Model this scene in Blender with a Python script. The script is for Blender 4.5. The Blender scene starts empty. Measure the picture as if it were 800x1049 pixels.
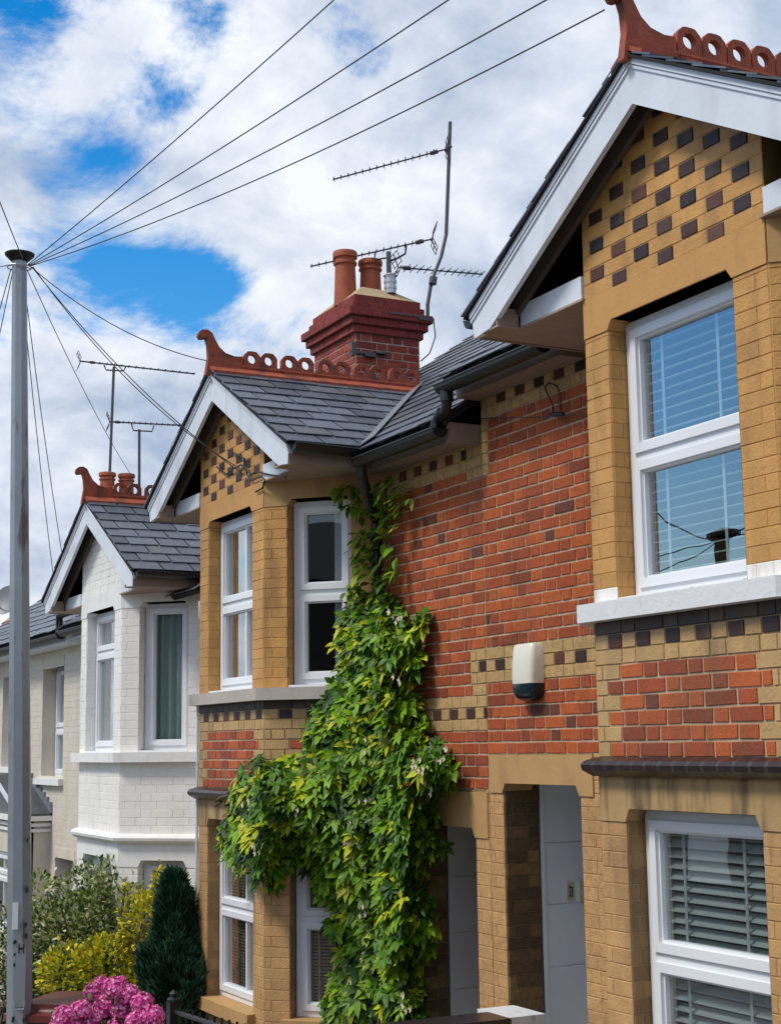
import bpy, math, random
from math import sin, cos, pi, sqrt, radians, atan2, degrees
from mathutils import Vector, Matrix
random.seed(7)
S = bpy.context.scene
COL = S.collection
rnd = random.random
def ru(a, b): return a + (b - a) * random.random()

# ------------------------------------------------------------------ helpers
class MB:
    """collects faces, material slots and per-face colours for ONE mesh"""
    def __init__(s): s.v = []; s.f = []; s.c = []; s.m = []
    def face(s, pts, col=(1, 1, 1), mi=0):
        n = len(s.v); s.v += [tuple(p) for p in pts]
        s.f.append(tuple(range(n, n + len(pts)))); s.c.append(col); s.m.append(mi)
    def prism(s, bot, top, col=(1, 1, 1), mi=0):
        s.face(list(reversed(bot)), col, mi); s.face(top, col, mi)
        n = len(bot)
        for i in range(n):
            j = (i + 1) % n
            s.face([bot[i], bot[j], top[j], top[i]], col, mi)
    def box(s, x0, x1, y0, y1, z0, z1, col=(1, 1, 1), mi=0):
        b = [(x0, y0, z0), (x1, y0, z0), (x1, y1, z0), (x0, y1, z0)]
        s.prism(b, [(p[0], p[1], z1) for p in b], col, mi)
    def tube(s, pts, r, n=8, col=(1, 1, 1), mi=0, cap=True):
        pts = [Vector(p) for p in pts]
        rs = r if isinstance(r, (list, tuple)) else [r] * len(pts)
        rings = []; ref = None
        for i, p in enumerate(pts):
            t = (pts[min(i + 1, len(pts) - 1)] - pts[max(i - 1, 0)]).normalized()
            if ref is None:
                ref = t.orthogonal().normalized()
            a = (ref - t * ref.dot(t))
            if a.length < 1e-5: a = t.orthogonal()
            a.normalize(); ref = a; b = t.cross(a)
            rings.append([p + (a * cos(2 * pi * k / n) + b * sin(2 * pi * k / n)) * rs[i] for k in range(n)])
        for i in range(len(rings) - 1):
            for k in range(n):
                s.face([rings[i][k], rings[i][(k + 1) % n], rings[i + 1][(k + 1) % n], rings[i + 1][k]], col, mi)
        if cap:
            s.face(list(reversed(rings[0])), col, mi); s.face(rings[-1], col, mi)
    def lathe(s, prof, c, n=20, col=(1, 1, 1), mi=0):
        rings = [[(c[0] + r * cos(2 * pi * k / n), c[1] + r * sin(2 * pi * k / n), c[2] + z) for k in range(n)] for r, z in prof]
        for i in range(len(rings) - 1):
            for k in range(n):
                s.face([rings[i][k], rings[i][(k + 1) % n], rings[i + 1][(k + 1) % n], rings[i + 1][k]], col, mi)
        s.face(list(reversed(rings[0])), col, mi); s.face(rings[-1], col, mi)
    def build(s, name, mats, parent=None, smooth=False, weld=False):
        me = bpy.data.meshes.new(name)
        me.from_pydata(s.v, [], s.f)
        at = me.color_attributes.new('Col', 'FLOAT_COLOR', 'CORNER')
        buf = []
        for f, c in zip(s.f, s.c): buf += [c[0], c[1], c[2], 1.0] * len(f)
        at.data.foreach_set('color', buf)
        for m in (mats if isinstance(mats, (list, tuple)) else [mats]): me.materials.append(m)
        me.polygons.foreach_set('material_index', s.m)
        if weld or smooth:
            import bmesh
            bm = bmesh.new(); bm.from_mesh(me)
            bmesh.ops.remove_doubles(bm, verts=bm.verts, dist=1e-5)
            bmesh.ops.recalc_face_normals(bm, faces=bm.faces)
            bm.to_mesh(me); bm.free()
        if smooth:
            me.polygons.foreach_set('use_smooth', [True] * len(me.polygons))
            try: me.set_sharp_from_angle(angle=radians(40))
            except Exception: pass
        me.update()
        o = bpy.data.objects.new(name, me); COL.objects.link(o)
        if parent: o.parent = parent
        return o

def tag(o, label=None, cat=None, group=None, kind=None):
    if label: o['label'] = label
    if cat: o['category'] = cat
    if group: o['group'] = group
    if kind: o['kind'] = kind
    return o
def thing(name, label, cat, group=None):
    o = bpy.data.objects.new(name, None); COL.objects.link(o); o.empty_display_size = .1
    return tag(o, label, cat, group)

# ------------------------------------------------------------------ materials
def mat(name, col=(.5, .5, .5), rough=.6, attr=False, var=.15, vscale=6, bump=.0, bscale=60, metal=0, spec=.5,
        stain=None, trans=0, coat=0):
    m = bpy.data.materials.new(name); m.use_nodes = True
    nt = m.node_tree; N = nt.nodes; L = nt.links
    b = N['Principled BSDF']; b.inputs['Roughness'].default_value = rough
    b.inputs['Metallic'].default_value = metal; b.inputs['Specular IOR Level'].default_value = spec
    if coat: b.inputs['Coat Weight'].default_value = coat
    tc = N.new('ShaderNodeTexCoord')
    if attr:
        a = N.new('ShaderNodeAttribute'); a.attribute_name = 'Col'; src = a.outputs['Color']
    else:
        a = N.new('ShaderNodeRGB'); a.outputs[0].default_value = (*col, 1); src = a.outputs[0]
    if var:
        nz = N.new('ShaderNodeTexNoise'); nz.inputs['Scale'].default_value = vscale; nz.inputs['Detail'].default_value = 7
        nz.inputs['Roughness'].default_value = .65
        L.new(tc.outputs['Object'], nz.inputs['Vector'])
        mr = N.new('ShaderNodeMapRange'); mr.inputs[1].default_value = .25; mr.inputs[2].default_value = .75
        mr.inputs[3].default_value = 1 - var; mr.inputs[4].default_value = 1 + var
        L.new(nz.outputs['Fac'], mr.inputs[0])
        mx = N.new('ShaderNodeVectorMath'); mx.operation = 'SCALE'
        L.new(src, mx.inputs[0]); L.new(mr.outputs[0], mx.inputs['Scale']); src = mx.outputs[0]
    if stain:
        scol, sc, lo, hi, amt = stain
        mp = N.new('ShaderNodeMapping'); mp.inputs['Scale'].default_value = sc
        L.new(tc.outputs['Object'], mp.inputs['Vector'])
        n2 = N.new('ShaderNodeTexNoise'); n2.inputs['Scale'].default_value = 1; n2.inputs['Detail'].default_value = 6
        L.new(mp.outputs[0], n2.inputs['Vector'])
        r2 = N.new('ShaderNodeMapRange'); r2.inputs[1].default_value = lo; r2.inputs[2].default_value = hi
        r2.inputs[3].default_value = 0; r2.inputs[4].default_value = amt
        L.new(n2.outputs['Fac'], r2.inputs[0])
        mm = N.new('ShaderNodeMix'); mm.data_type = 'RGBA'
        L.new(r2.outputs[0], mm.inputs[0]); L.new(src, mm.inputs[6]); mm.inputs[7].default_value = (*scol, 1)
        src = mm.outputs[2]
    L.new(src, b.inputs['Base Color'])
    if bump:
        n3 = N.new('ShaderNodeTexNoise'); n3.inputs['Scale'].default_value = bscale; n3.inputs['Detail'].default_value = 5
        L.new(tc.outputs['Object'], n3.inputs['Vector'])
        bp = N.new('ShaderNodeBump'); bp.inputs['Strength'].default_value = bump; bp.inputs['Distance'].default_value = .01
        L.new(n3.outputs['Fac'], bp.inputs['Height']); L.new(bp.outputs[0], b.inputs['Normal'])
    if trans:
        tr = N.new('ShaderNodeBsdfTranslucent'); L.new(src, tr.inputs['Color'])
        ms = N.new('ShaderNodeMixShader'); ms.inputs[0].default_value = trans
        L.new(b.outputs[0], ms.inputs[1]); L.new(tr.outputs[0], ms.inputs[2])
        L.new(ms.outputs[0], N['Material Output'].inputs['Surface'])
    return m

M = {}
M['brick'] = mat('brick', attr=True, rough=.85, var=.34, vscale=34, bump=.6, bscale=110, stain=((.045, .03, .022), (2.2, 2.2, 1.0), .56, .8, .45))
M['painted_brick'] = mat('painted_brick', attr=True, rough=.6, var=.17, vscale=7, bump=.4, bscale=60, stain=((.13, .075, .035), (6, 6, 1.3), .52, .78, .55))
M['white_brick'] = mat('white_painted_brick', attr=True, rough=.6, var=.07, vscale=4, bump=.3, bscale=45, stain=((.42, .40, .35), (5, 5, 1), .56, .85, .5))
M['stone_ochre'] = mat('ochre_painted_stone', (.53, .275, .08), .65, var=.1, vscale=5, bump=.2, bscale=40, stain=((.12, .07, .03), (7, 7, 1.0), .6, .85, .4))
M['stone_stained'] = mat('stained_stone', (.42, .27, .115), .75, var=.14, vscale=6, bump=.25, bscale=40, stain=((.035, .024, .018), (12, 12, 1.9), .47, .68, .7))
M['stone_tan'] = mat('tan_painted_stone', (.47, .28, .11), .7, var=.1, vscale=5, bump=.2, bscale=40, stain=((.15, .09, .05), (6, 6, 1.5), .58, .85, .4))
M['stone_grey'] = mat('grey_painted_sill', (.45, .41, .35), .7, var=.1, vscale=5, bump=.2, bscale=40, stain=((.2, .17, .14), (7, 7, 3), .55, .8, .4))
M['white_flaky'] = mat('flaking_white_paint', (.72, .73, .74), .55, var=.06, vscale=8, bump=.35, bscale=30, stain=((.3, .28, .26), (16, 16, 9), .63, .7, .6))
M['white_stone'] = mat('white_painted_stone', (.80, .79, .77), .6, var=.06, vscale=5, bump=.2, bscale=40, stain=((.4, .36, .3), (7, 7, 2), .55, .8, .4))
M['cream'] = mat('cream_render', (.62, .56, .465), .75, var=.08, vscale=3, bump=.3, bscale=30, stain=((.35, .29, .2), (4, 4, 1), .52, .8, .5))
M['upvc'] = mat('white_upvc', (.78, .8, .83), .3, var=.03, vscale=3)
M['timber'] = mat('white_painted_timber', (.68, .72, .78), .5, var=.07, vscale=4, bump=.15, bscale=25, stain=((.35, .35, .36), (6, 6, 1.6), .55, .8, .45))
M['soffit'] = mat('brown_soffit', (.33, .24, .185), .7, var=.15, vscale=6, bump=.2)
M['soffit_pale'] = mat('weathered_soffit', (.26, .195, .155), .7, var=.15, vscale=6, bump=.2)
M['darkwood'] = mat('dark_rafter', (.1, .075, .06), .75, var=.2, vscale=7, bump=.2)
M['slate'] = mat('roof_slate', attr=True, rough=.36, var=.3, vscale=14, bump=.35, bscale=70, stain=((.20, .20, .15), (15, 15, 15), .62, .72, .5))
M['underlay'] = mat('roof_underlay', (.012, .012, .014), .9, var=0)
M['lead'] = mat('lead_flashing', (.2, .215, .235), .5, var=.2, vscale=9, metal=.3, bump=.2)
M['terracotta'] = mat('terracotta', (.34, .07, .03), .7, var=.35, vscale=16, bump=.5, bscale=60, stain=((.05, .03, .022), (8, 8, 8), .5, .66, .75))
M['pot'] = mat('chimney_pot_clay', (.36, .085, .035), .7, var=.2, vscale=9, bump=.25, stain=((.08, .03, .02), (8, 8, 3), .52, .8, .55))
M['flaunch'] = mat('mortar_flaunching', (.42, .31, .17), .9, var=.2, vscale=9, bump=.4)
M['gutter'] = mat('black_plastic', (.011, .012, .013), .42, var=.2, vscale=8)
M['hood'] = mat('glazed_dark_tile', attr=True, rough=.28, var=.25, vscale=12, bump=.2, bscale=40)
M['plaster'] = mat('porch_plaster', (.74, .72, .71), .6, var=.08, vscale=2.5, bump=.15, bscale=20)
M['porch_panel'] = mat('white_porch_panel', (.87, .89, .91), .4, var=.05, vscale=2, bump=.08, bscale=15)
M['blind_white'] = mat('white_blind', (.50, .58, .57), .5, var=.03)
M['blind_brown'] = mat('woven_brown_blind', (.44, .31, .21), .7, var=.2, vscale=30)
M['curtain_white'] = mat('net_curtain', (.75, .78, .8), .8, var=.05, trans=.3)
M['curtain_teal'] = mat('pale_teal_curtain', (.42, .55, .54), .8, var=.05, trans=.2)
M['curtain_tan'] = mat('tan_curtain', (.3, .25, .2), .8, var=.1)
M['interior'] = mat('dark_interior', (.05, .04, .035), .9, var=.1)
M['steel'] = mat('painted_steel_pole', (.30, .33, .36), .42, var=.12, vscale=3, metal=.35, bump=.06, bscale=20, stain=((.07, .055, .045), (9, 9, 2.0), .62, .7, .7))
M['black'] = mat('black_metal', (.012, .012, .013), .4, var=.1)
M['wire'] = mat('wire_black', (.015, .016, .02), .5, var=0)
M['alu'] = mat('aerial_metal', (.09, .09, .1), .4, var=.1, metal=.6)
M['zinc'] = mat('galvanised_metal', (.5, .52, .55), .35, var=.1, metal=.7)
M['alarm'] = mat('alarm_cream_plastic', (.72, .69, .58), .35, var=.04, vscale=4)
M['alarm_dark'] = mat('alarm_dark_lens', (.008, .025, .035), .12, var=0)
M['bin_lid'] = mat('maroon_bin_plastic', (.115, .025, .022), .4, var=.15, vscale=5, bump=.08)
M['bin_body'] = mat('black_bin_plastic', (.02, .018, .018), .45, var=.15, vscale=5)
M['leaf'] = mat('vine_leaf', attr=True, rough=.48, var=.12, vscale=30, trans=.14, spec=.28)
M['bush_leaf'] = mat('bush_leaf', attr=True, rough=.5, var=.1, vscale=30, trans=.2)
M['needle'] = mat('conifer_needle', attr=True, rough=.6, var=.2, vscale=20, trans=.08)
M['petal'] = mat('hydrangea_petal', attr=True, rough=.6, var=.1, vscale=25, trans=.2)
M['bark'] = mat('bark', (.1, .07, .045), .9, var=.3, vscale=20, bump=.5)
M['soil'] = mat('garden_soil', (.06, .045, .03), .95, var=.3, vscale=8, bump=.5, bscale=30)
M['asphalt'] = mat('asphalt', (.05, .05, .052), .9, var=.2, vscale=20, bump=.4, bscale=150)
M['paving'] = mat('paving_slab', (.36, .35, .33), .85, var=.15, vscale=4, bump=.2)
M['kerb'] = mat('kerb_stone', (.3, .29, .28), .85, var=.15)
M['grass'] = mat('verge_ground', (.06, .08, .035), .95, var=.25, vscale=1)
M['plate'] = mat('number_plate', (.62, .6, .45), .4, var=.05)
M['door'] = mat('green_door', (.02, .06, .05), .4, var=.08)
M['dish'] = mat('grey_dish', (.2, .21, .23), .5, var=.1)
M['opposite'] = mat('dark_render', (.13, .12, .11), .9, var=.2)
M['rear'] = mat('rear_render', (.4, .3, .2), .85, var=.15)

def glass_mat():
    m = bpy.data.materials.new('window_glass'); m.use_nodes = True
    N = m.node_tree.nodes; L = m.node_tree.links; N.clear()
    out = N.new('ShaderNodeOutputMaterial'); mix = N.new('ShaderNodeMixShader')
    t = N.new('ShaderNodeBsdfTransparent'); t.inputs[0].default_value = (.86, .9, .9, 1)
    g = N.new('ShaderNodeBsdfGlossy'); g.inputs['Roughness'].default_value = .0
    fr = N.new('ShaderNodeLayerWeight'); fr.inputs[0].default_value = .5
    tc = N.new('ShaderNodeTexCoord'); nz = N.new('ShaderNodeTexNoise'); nz.inputs['Scale'].default_value = 1.8
    bp = N.new('ShaderNodeBump'); bp.inputs['Strength'].default_value = .06; bp.inputs['Distance'].default_value = .03
    L.new(tc.outputs['Object'], nz.inputs[0]); L.new(nz.outputs[0], bp.inputs['Height']); L.new(bp.outputs[0], g.inputs['Normal'])
    mu = N.new('ShaderNodeMath'); mu.operation = 'MULTIPLY_ADD'; mu.inputs[1].default_value = .95; mu.inputs[2].default_value = .035; mu.use_clamp = True
    L.new(fr.outputs['Facing'], mu.inputs[0]); L.new(mu.outputs[0], mix.inputs[0])
    L.new(t.outputs[0], mix.inputs[1]); L.new(g.outputs[0], mix.inputs[2]); L.new(mix.outputs[0], out.inputs[0])
    return m
M['glass'] = glass_mat()

# ------------------------------------------------------------------ camera (solved from the terrace's vanishing points)
FPX = 1550.; CX, CY = 400., 524.5
RW = Matrix(((0.889, 0.059, 0.455), (-0.458, 0.142, 0.877), (-0.013, -0.988, 0.153)))
def _basis():
    d1 = Vector((-410 - CX, 775 - CY, FPX)).normalized()
    vx = CX + FPX * FPX / 810 * 1.03
    d2 = Vector((vx - CX, 775 - .0133 * (vx + 410) - CY, FPX)); d2 = (d2 - d1 * d1.dot(d2)); d2.normalize()
    up = d1.cross(d2)
    if up.y > 0: up = -up
    return Matrix((d2, d1, up))
RW = _basis()
def ray(x, y): return RW @ Vector((x - CX, y - CY, FPX))
def onX(x, y, X): r = ray(x, y); return r * (X / r.x)
def onY(x, y, Y): r = ray(x, y); return r * (Y / r.y)
cam = bpy.data.cameras.new('camera'); camo = bpy.data.objects.new('camera', cam); COL.objects.link(camo)
cam.sensor_fit = 'VERTICAL'; cam.sensor_height = 24; cam.lens = 24 * FPX / 1049; cam.clip_end = 3000; cam.clip_start = .05
right = Vector((RW[0][0], RW[1][0], RW[2][0])); upv = -Vector((RW[0][1], RW[1][1], RW[2][1])); back = -Vector((RW[0][2], RW[1][2], RW[2][2]))
camo.matrix_world = Matrix(((right.x, upv.x, back.x, 0), (right.y, upv.y, back.y, 0), (right.z, upv.z, back.z, 0), (0, 0, 0, 1)))
S.camera = camo
def gz(y): return -2.25 - .045 * y          # the street falls away from the camera

# ------------------------------------------------------------------ facets: u to the right, z up, d outwards
class F:
    def __init__(s, x, y, ux, uy, nx, ny):
        l = sqrt(ux * ux + uy * uy); s.x, s.y, s.ux, s.uy = x, y, ux / l, uy / l
        l = sqrt(nx * nx + ny * ny); s.nx, s.ny = nx / l, ny / l
    def p(s, u, z, d=0): return (s.x + s.ux * u + s.nx * d, s.y + s.uy * u + s.ny * d, z)
    def box(s, mb, u0, u1, z0, z1, d0, d1, col=(1, 1, 1), mi=0):
        b = [s.p(u0, z0, d0), s.p(u1, z0, d0), s.p(u1, z0, d1), s.p(u0, z0, d1)]
        t = [s.p(u0, z1, d0), s.p(u1, z1, d0), s.p(u1, z1, d1), s.p(u0, z1, d1)]
        mb.prism(b, t, col, mi)
    def poly(s, mb, pts, d0, d1, col=(1, 1, 1), mi=0):
        mb.prism([s.p(u, z, d0) for u, z in pts], [s.p(u, z, d1) for u, z in pts], col, mi)

# ------------------------------------------------------------------ bricks
CH = .075
def jit(c, a): 
    k = 1 + ru(-a, a); return (c[0] * k, c[1] * k, c[2] * k)
def red():
    r = rnd()
    if r < .03: return jit((.13, .036, .02), .25)
    if r < .20: return jit((.25, .05, .016), .15)
    if r < .55: return jit((.42, .092, .018), .12)
    return jit((.345, .066, .016), .14)
PAL = {
    'red':   (red, (.50, .36, .235), .0115),
    'tan':   (lambda: jit((.47, .30, .125), .08), (.36, .24, .115), .006),
    'ochre': (lambda: jit((.54, .28, .078), .08), (.49, .252, .068), .0026),
    'tanp':  (lambda: jit((.50, .29, .118), .08), (.40, .225, .088), .0032),
    'dark':  (lambda: jit(random.choice([(.028, .013, .014), (.055, .02, .014), (.04, .016, .012), (.10, .03, .016)]), .3), (.36, .24, .115), .008),
    'soot':  (lambda: jit((.06, .042, .03), .35), (.05, .035, .03), .005),
    'white': (lambda: jit((.84, .815, .765), .015), (.83, .80, .75), .002),
    'jamb':  (lambda: jit((.30, .17, .065), .22), (.38, .26, .13), .006),
    'porch': (lambda: jit(random.choice([(.17, .095, .04), (.22, .125, .05), (.12, .07, .032)]), .2), (.26, .17, .085), .006),
    'chim':  (lambda: jit(random.choice([(.27, .045, .028), (.22, .035, .028), (.33, .06, .03)]), .15), (.45, .33, .27), .0115),
    'cornice': (lambda: jit((.23, .035, .028), .15), (.2, .04, .03), .005),
}
SW, HW = .2225, .11; PER = SW + HW
def clip_half(poly, a, b, c):
    out = []
    for i in range(len(poly)):
        p, q = poly[i], poly[(i + 1) % len(poly)]
        dp, dq = a * p[0] + b * p[1] - c, a * q[0] + b * q[1] - c
        if dp <= 0: out.append(p)
        if (dp < 0 < dq) or (dq < 0 < dp):
            t = dp / (dp - dq); out.append((p[0] + t * (q[0] - p[0]), p[1] + t * (q[1] - p[1])))
    return out
def one_brick(mb, f, u0, u1, z0, z1, kind, d=.006):
    if kind in ('ochre', 'tanp', 'white', 'cream', 'jamb'): d = .0034
    fn, mort, gap = PAL[kind]; c = fn(); g = gap / 2; bv = .0028
    w_ = .0022 if kind == 'red' else .0011
    j = lambda: ru(-w_, w_)
    dd = d + ru(-.0012, .0012)
    O = [f.p(u0, z0), f.p(u1, z0), f.p(u1, z1), f.p(u0, z1)]
    a = [(u0 + g + j(), z0 + g + j()), (u1 - g + j(), z0 + g + j()), (u1 - g + j(), z1 - g + j()), (u0 + g + j(), z1 - g + j())]
    I = [f.p(*q) for q in a]
    uc, zc = (u0 + u1) / 2, (z0 + z1) / 2
    b = [(u + (bv if u < uc else -bv), z + (bv if z < zc else -bv)) for u, z in a]
    T = [f.p(u, z, dd) for u, z in b]
    m = jit(mort, .06)
    for k in range(4):
        l = (k + 1) % 4
        mb.face([O[k], O[l], I[l], I[k]], m)
        mb.face([I[k], I[l], T[l], T[k]], jit(c, .03))
    mb.face(T, c)
def seq(kind, u0, u1, k):
    """bricks of one row of one zone -> (a, b, kind)"""
    out = []
    if kind in ('dent', 'sootdent'):
        w = .1125; x = u0; i = 0
        while x < u1 - .01:
            y = min(x + w, u1); out.append((x, y, 'dark' if i % 2 == 1 else ('tan' if kind == 'dent' else 'soot'))); x = y; i += 1
        return out
    base = {'checker': 'ochre'}.get(kind, kind)
    SW, HW = (.2225, .11) if kind not in ('checker', 'ochre') else (.252, .121)
    PER = SW + HW
    ph = 0 if k % 2 == 0 else PER / 2
    n = math.floor((u0 + ph) / PER) - 1
    while True:
        s = n * PER - ph
        if s > u1: break
        for a, b, hd in ((s, s + SW, False), (s + SW, s + PER, True)):
            a2, b2 = max(a, u0), min(b, u1)
            if b2 - a2 < .004: continue
            out.append([a2, b2, 'dark' if (kind == 'checker' and hd) else base])
        n += 1
    i = 0
    while i < len(out):                       # no slivers
        if out[i][1] - out[i][0] < .04 and len(out) > 1:
            if i > 0: out[i - 1][1] = out[i][1]
            else: out[1][0] = out[0][0]
            out.pop(i)
        else: i += 1
    return out
def bricks(mb, f, zb, z0, z1, zones, holes=(), clip=None):
    """zones(k, zmid) -> [(u0,u1,kind)], courses counted from zb"""
    k0 = math.floor((z0 - zb) / CH + 1e-6); k1 = math.ceil((z1 - zb) / CH - 1e-6)
    for k in range(k0, k1):
        a, b = max(z0, zb + k * CH), min(z1, zb + (k + 1) * CH)
        if b - a < .012: continue
        zm = (a + b) / 2
        for (u0, u1, kind) in zones(k, zm):
            if clip:
                cu = clip(zm)
                if cu is None: continue
                u0, u1 = max(u0, cu[0]), min(u1, cu[1])
            spans = [(u0, u1)]
            for (h0, h1, hz0, hz1) in holes:
                if hz0 < zm < hz1:
                    ns = []
                    for s in spans:
                        if h1 <= s[0] or h0 >= s[1]: ns.append(s); continue
                        if h0 > s[0]: ns.append((s[0], h0))
                        if h1 < s[1]: ns.append((h1, s[1]))
                    spans = ns
            for s0, s1 in spans:
                if s1 - s0 < .01: continue
                for q in seq(kind, s0, s1, k): one_brick(mb, f, q[0], q[1], a, b, q[2])
def backing(mb, f, u0, u1, z0, z1, holes, d0=-.2, d1=-.003, col=(.25, .18, .1)):
    us = sorted({u0, u1} | {min(max(x, u0), u1) for h in holes for x in h[:2]})
    zs = sorted({z0, z1} | {min(max(x, z0), z1) for h in holes for x in h[2:]})
    for i in range(len(us) - 1):
        for j in range(len(zs) - 1):
            uc, zc = (us[i] + us[i + 1]) / 2, (zs[j] + zs[j + 1]) / 2
            if us[i + 1] - us[i] < 1e-4 or zs[j + 1] - zs[j] < 1e-4: continue
            if any(h[0] < uc < h[1] and h[2] < zc < h[3] for h in holes): continue
            f.box(mb, us[i], us[i + 1], zs[j], zs[j + 1], d0, d1, col)
def jambs(mb, f, u0, u1, z0, z1, zb, kind, depth=.11):
    fl = F(*f.p(u0 + .002, 0)[:2], -f.nx, -f.ny, f.ux, f.uy)                   # far jamb, seen from the right
    bricks(mb, fl, zb, z0, z1, lambda k, z: [(0, depth, kind)])
    q = f.p(u1 - .002, 0, -depth)
    fr = F(q[0], q[1], f.nx, f.ny, -f.ux, -f.uy)
    bricks(mb, fr, zb, z0, z1, lambda k, z: [(0, depth, kind)])

# ------------------------------------------------------------------ windows
def curtain(f, u0, u1, z0, z1, d, material, parent, amp=.02, wl=.09):
    mb = MB(); n = max(6, int((u1 - u0) / .012)); ph = ru(0, 6)
    pt = lambda i, z: f.p(u0 + (u1 - u0) * i / n, z, d + amp * sin(ph + 2 * pi * (u1 - u0) * i / n / wl) * (1 + .3 * sin(i * .7)))
    for i in range(n):
        mb.face([pt(i, z0), pt(i + 1, z0), pt(i + 1, z1), pt(i, z1)])
    return mb.build('curtain', material, parent, smooth=True)
def slats(f, u0, u1, z0, z1, d, material, parent, pitch=.05, w=.05, tilt=25, tapes=(.22, .72), th=.003):
    mb = MB(); z = z0 + pitch * .5
    while z < z1:
        c, s = cos(radians(tilt)) * w / 2, sin(radians(tilt)) * w / 2
        pts = [(-c, -s), (0, th * 1.6 ), (c, s)]                    # curved slat: inner edge high, outer edge low
        for a, b in ((0, 1), (1, 2)):
            (da, za), (db, zb) = pts[a], pts[b]
            bt = [f.p(u0, z - zb, d + db), f.p(u1, z - zb, d + db), f.p(u1, z - za, d + da), f.p(u0, z - za, d + da)]
            mb.prism(bt, [(p[0], p[1], p[2] + th) for p in bt])
        z += pitch
    for t in tapes:
        u = u0 + (u1 - u0) * t
        f.box(mb, u - .009, u + .009, z0, z1, d + w / 2 + .002, d + w / 2 + .005)
    return mb.build('blind', material, parent)
def window(parent, f, u0, u1, z0, z1, split, setback=.1, bars=(), treat=(), name='window', fw=.045, sw=.045, single=False):
    """outer frame + one or two sashes; panes and whatever hangs behind them are sub-parts"""
    mb = MB(); d0, d1 = -setback - .06, -setback
    def ring(a, b, c, e, w, D0, D1):
        f.box(mb, a, a + w, c, e, D0, D1); f.box(mb, b - w, b, c, e, D0, D1)
        f.box(mb, a + w, b - w, c, c + w, D0, D1); f.box(mb, a + w, b - w, e - w, e, D0, D1)
    ring(u0, u1, z0, z1, fw, d0, d1)
    panes = []
    if split and not single:
        f.box(mb, u0 + fw, u1 - fw, split - fw / 2, split + fw / 2, d0, d1 - .001)
        segs = [(z0 + fw, split - fw / 2), (split + fw / 2, z1 - fw)]
    else: segs = [(z0 + fw, z1 - fw)]
    for (a, b) in segs:
        ring(u0 + fw, u1 - fw, a, b, sw, d0 + .01, d1 + .014)
        # bead step
        ring(u0 + fw + sw, u1 - fw - sw, a + sw, b - sw, .012, d0 + .012, d1 - .004)
        panes.append((u0 + fw + sw, u1 - fw - sw, a + sw, b - sw))
        for t in bars:
            u = u0 + fw + sw + (u1 - u0 - 2 * fw - 2 * sw) * t
            f.box(mb, u - .012, u + .012, a + sw, b - sw, d0 + .011, d1 - .003)
    w = mb.build(name, M['upvc'], parent)
    gb = MB(); di = (d0 + d1) / 2
    for a, b, c, e in panes: gb.face([f.p(a, c, di), f.p(b, c, di), f.p(b, e, di), f.p(a, e, di)])
    gb.build('pane', M['glass'], w)
    for t in treat:
        k = t[0]
        if k == 'slats': slats(f, u0 + fw, u1 - fw, t[1], t[2], di - .042, M['blind_white'], w, tilt=t[4] if len(t) > 4 else 25)
        elif k == 'woven': slats(f, u0 + fw, u1 - fw, t[1], t[2], di - .03, M['blind_brown'], w, pitch=.024, w=.022, tilt=40, tapes=(.3, .7))
        elif k == 'cur': curtain(f, u0 + fw + (u1 - u0 - 2 * fw) * t[1], u0 + fw + (u1 - u0 - 2 * fw) * t[2], z0 + fw, z1 - fw, di - .045, M[t[3]], w)
    return w

# ------------------------------------------------------------------ roofs
def slates(mb, O, U, V, poly, gauge=.205, wid=.30, base=(.088, .102, .128)):
    """O origin, U along eaves, V down the slope (unit), poly = convex region in (u,v) as half planes list (a,b,c): a*u+b*v<=c"""
    U, V = Vector(U), Vector(V); Nn = U.cross(V)
    if Nn.z < 0: Nn = -Nn
    (umin, umax, vmin, vmax), halfs = poly
    O = Vector(O); r = 0; v = vmax
    while v > vmin - gauge:
        off = (r % 2) * wid / 2 + ru(-.01, .01); u = umin - wid + off % wid
        while u < umax:
            w = wid
            q = [(u + .0075, v - gauge * 1.25), (u + w - .0075, v - gauge * 1.25), (u + w - .0075 + ru(-.004, .004), v + ru(-.007, .007)), (u + .0075, v + ru(-.007, .007))]
            for (a, b, c) in [(-1, 0, -umin), (1, 0, umax), (0, -1, -vmin)] + list(halfs):
                q = clip_half(q, a, b, c)
                if len(q) < 3: break
            if len(q) >= 3:
                c = jit(base, .42); 
                if rnd() < .08: c = jit((.10, .105, .115), .2)
                dj = ru(0, .003)
                if rnd() < .05: q = [(a, b + .022) for a, b in q]
                h = lambda vv: .004 + .014 * max(0, min(1, (vv - (v - gauge * 1.25)) / (gauge * 1.25))) + dj
                top = [O + U * a + V * b + Nn * h(b) for a, b in q]
                bot = [O + U * a + V * b + Nn * (h(b) - .009) for a, b in q]
                mb.prism(bot, top, c)
            u += w
        v -= gauge; r += 1
MS, GS = .69, .56           # slopes of main roof and gable roof
EX = 4.74                   # eaves line of the main roofs
RX = 8.7

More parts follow.
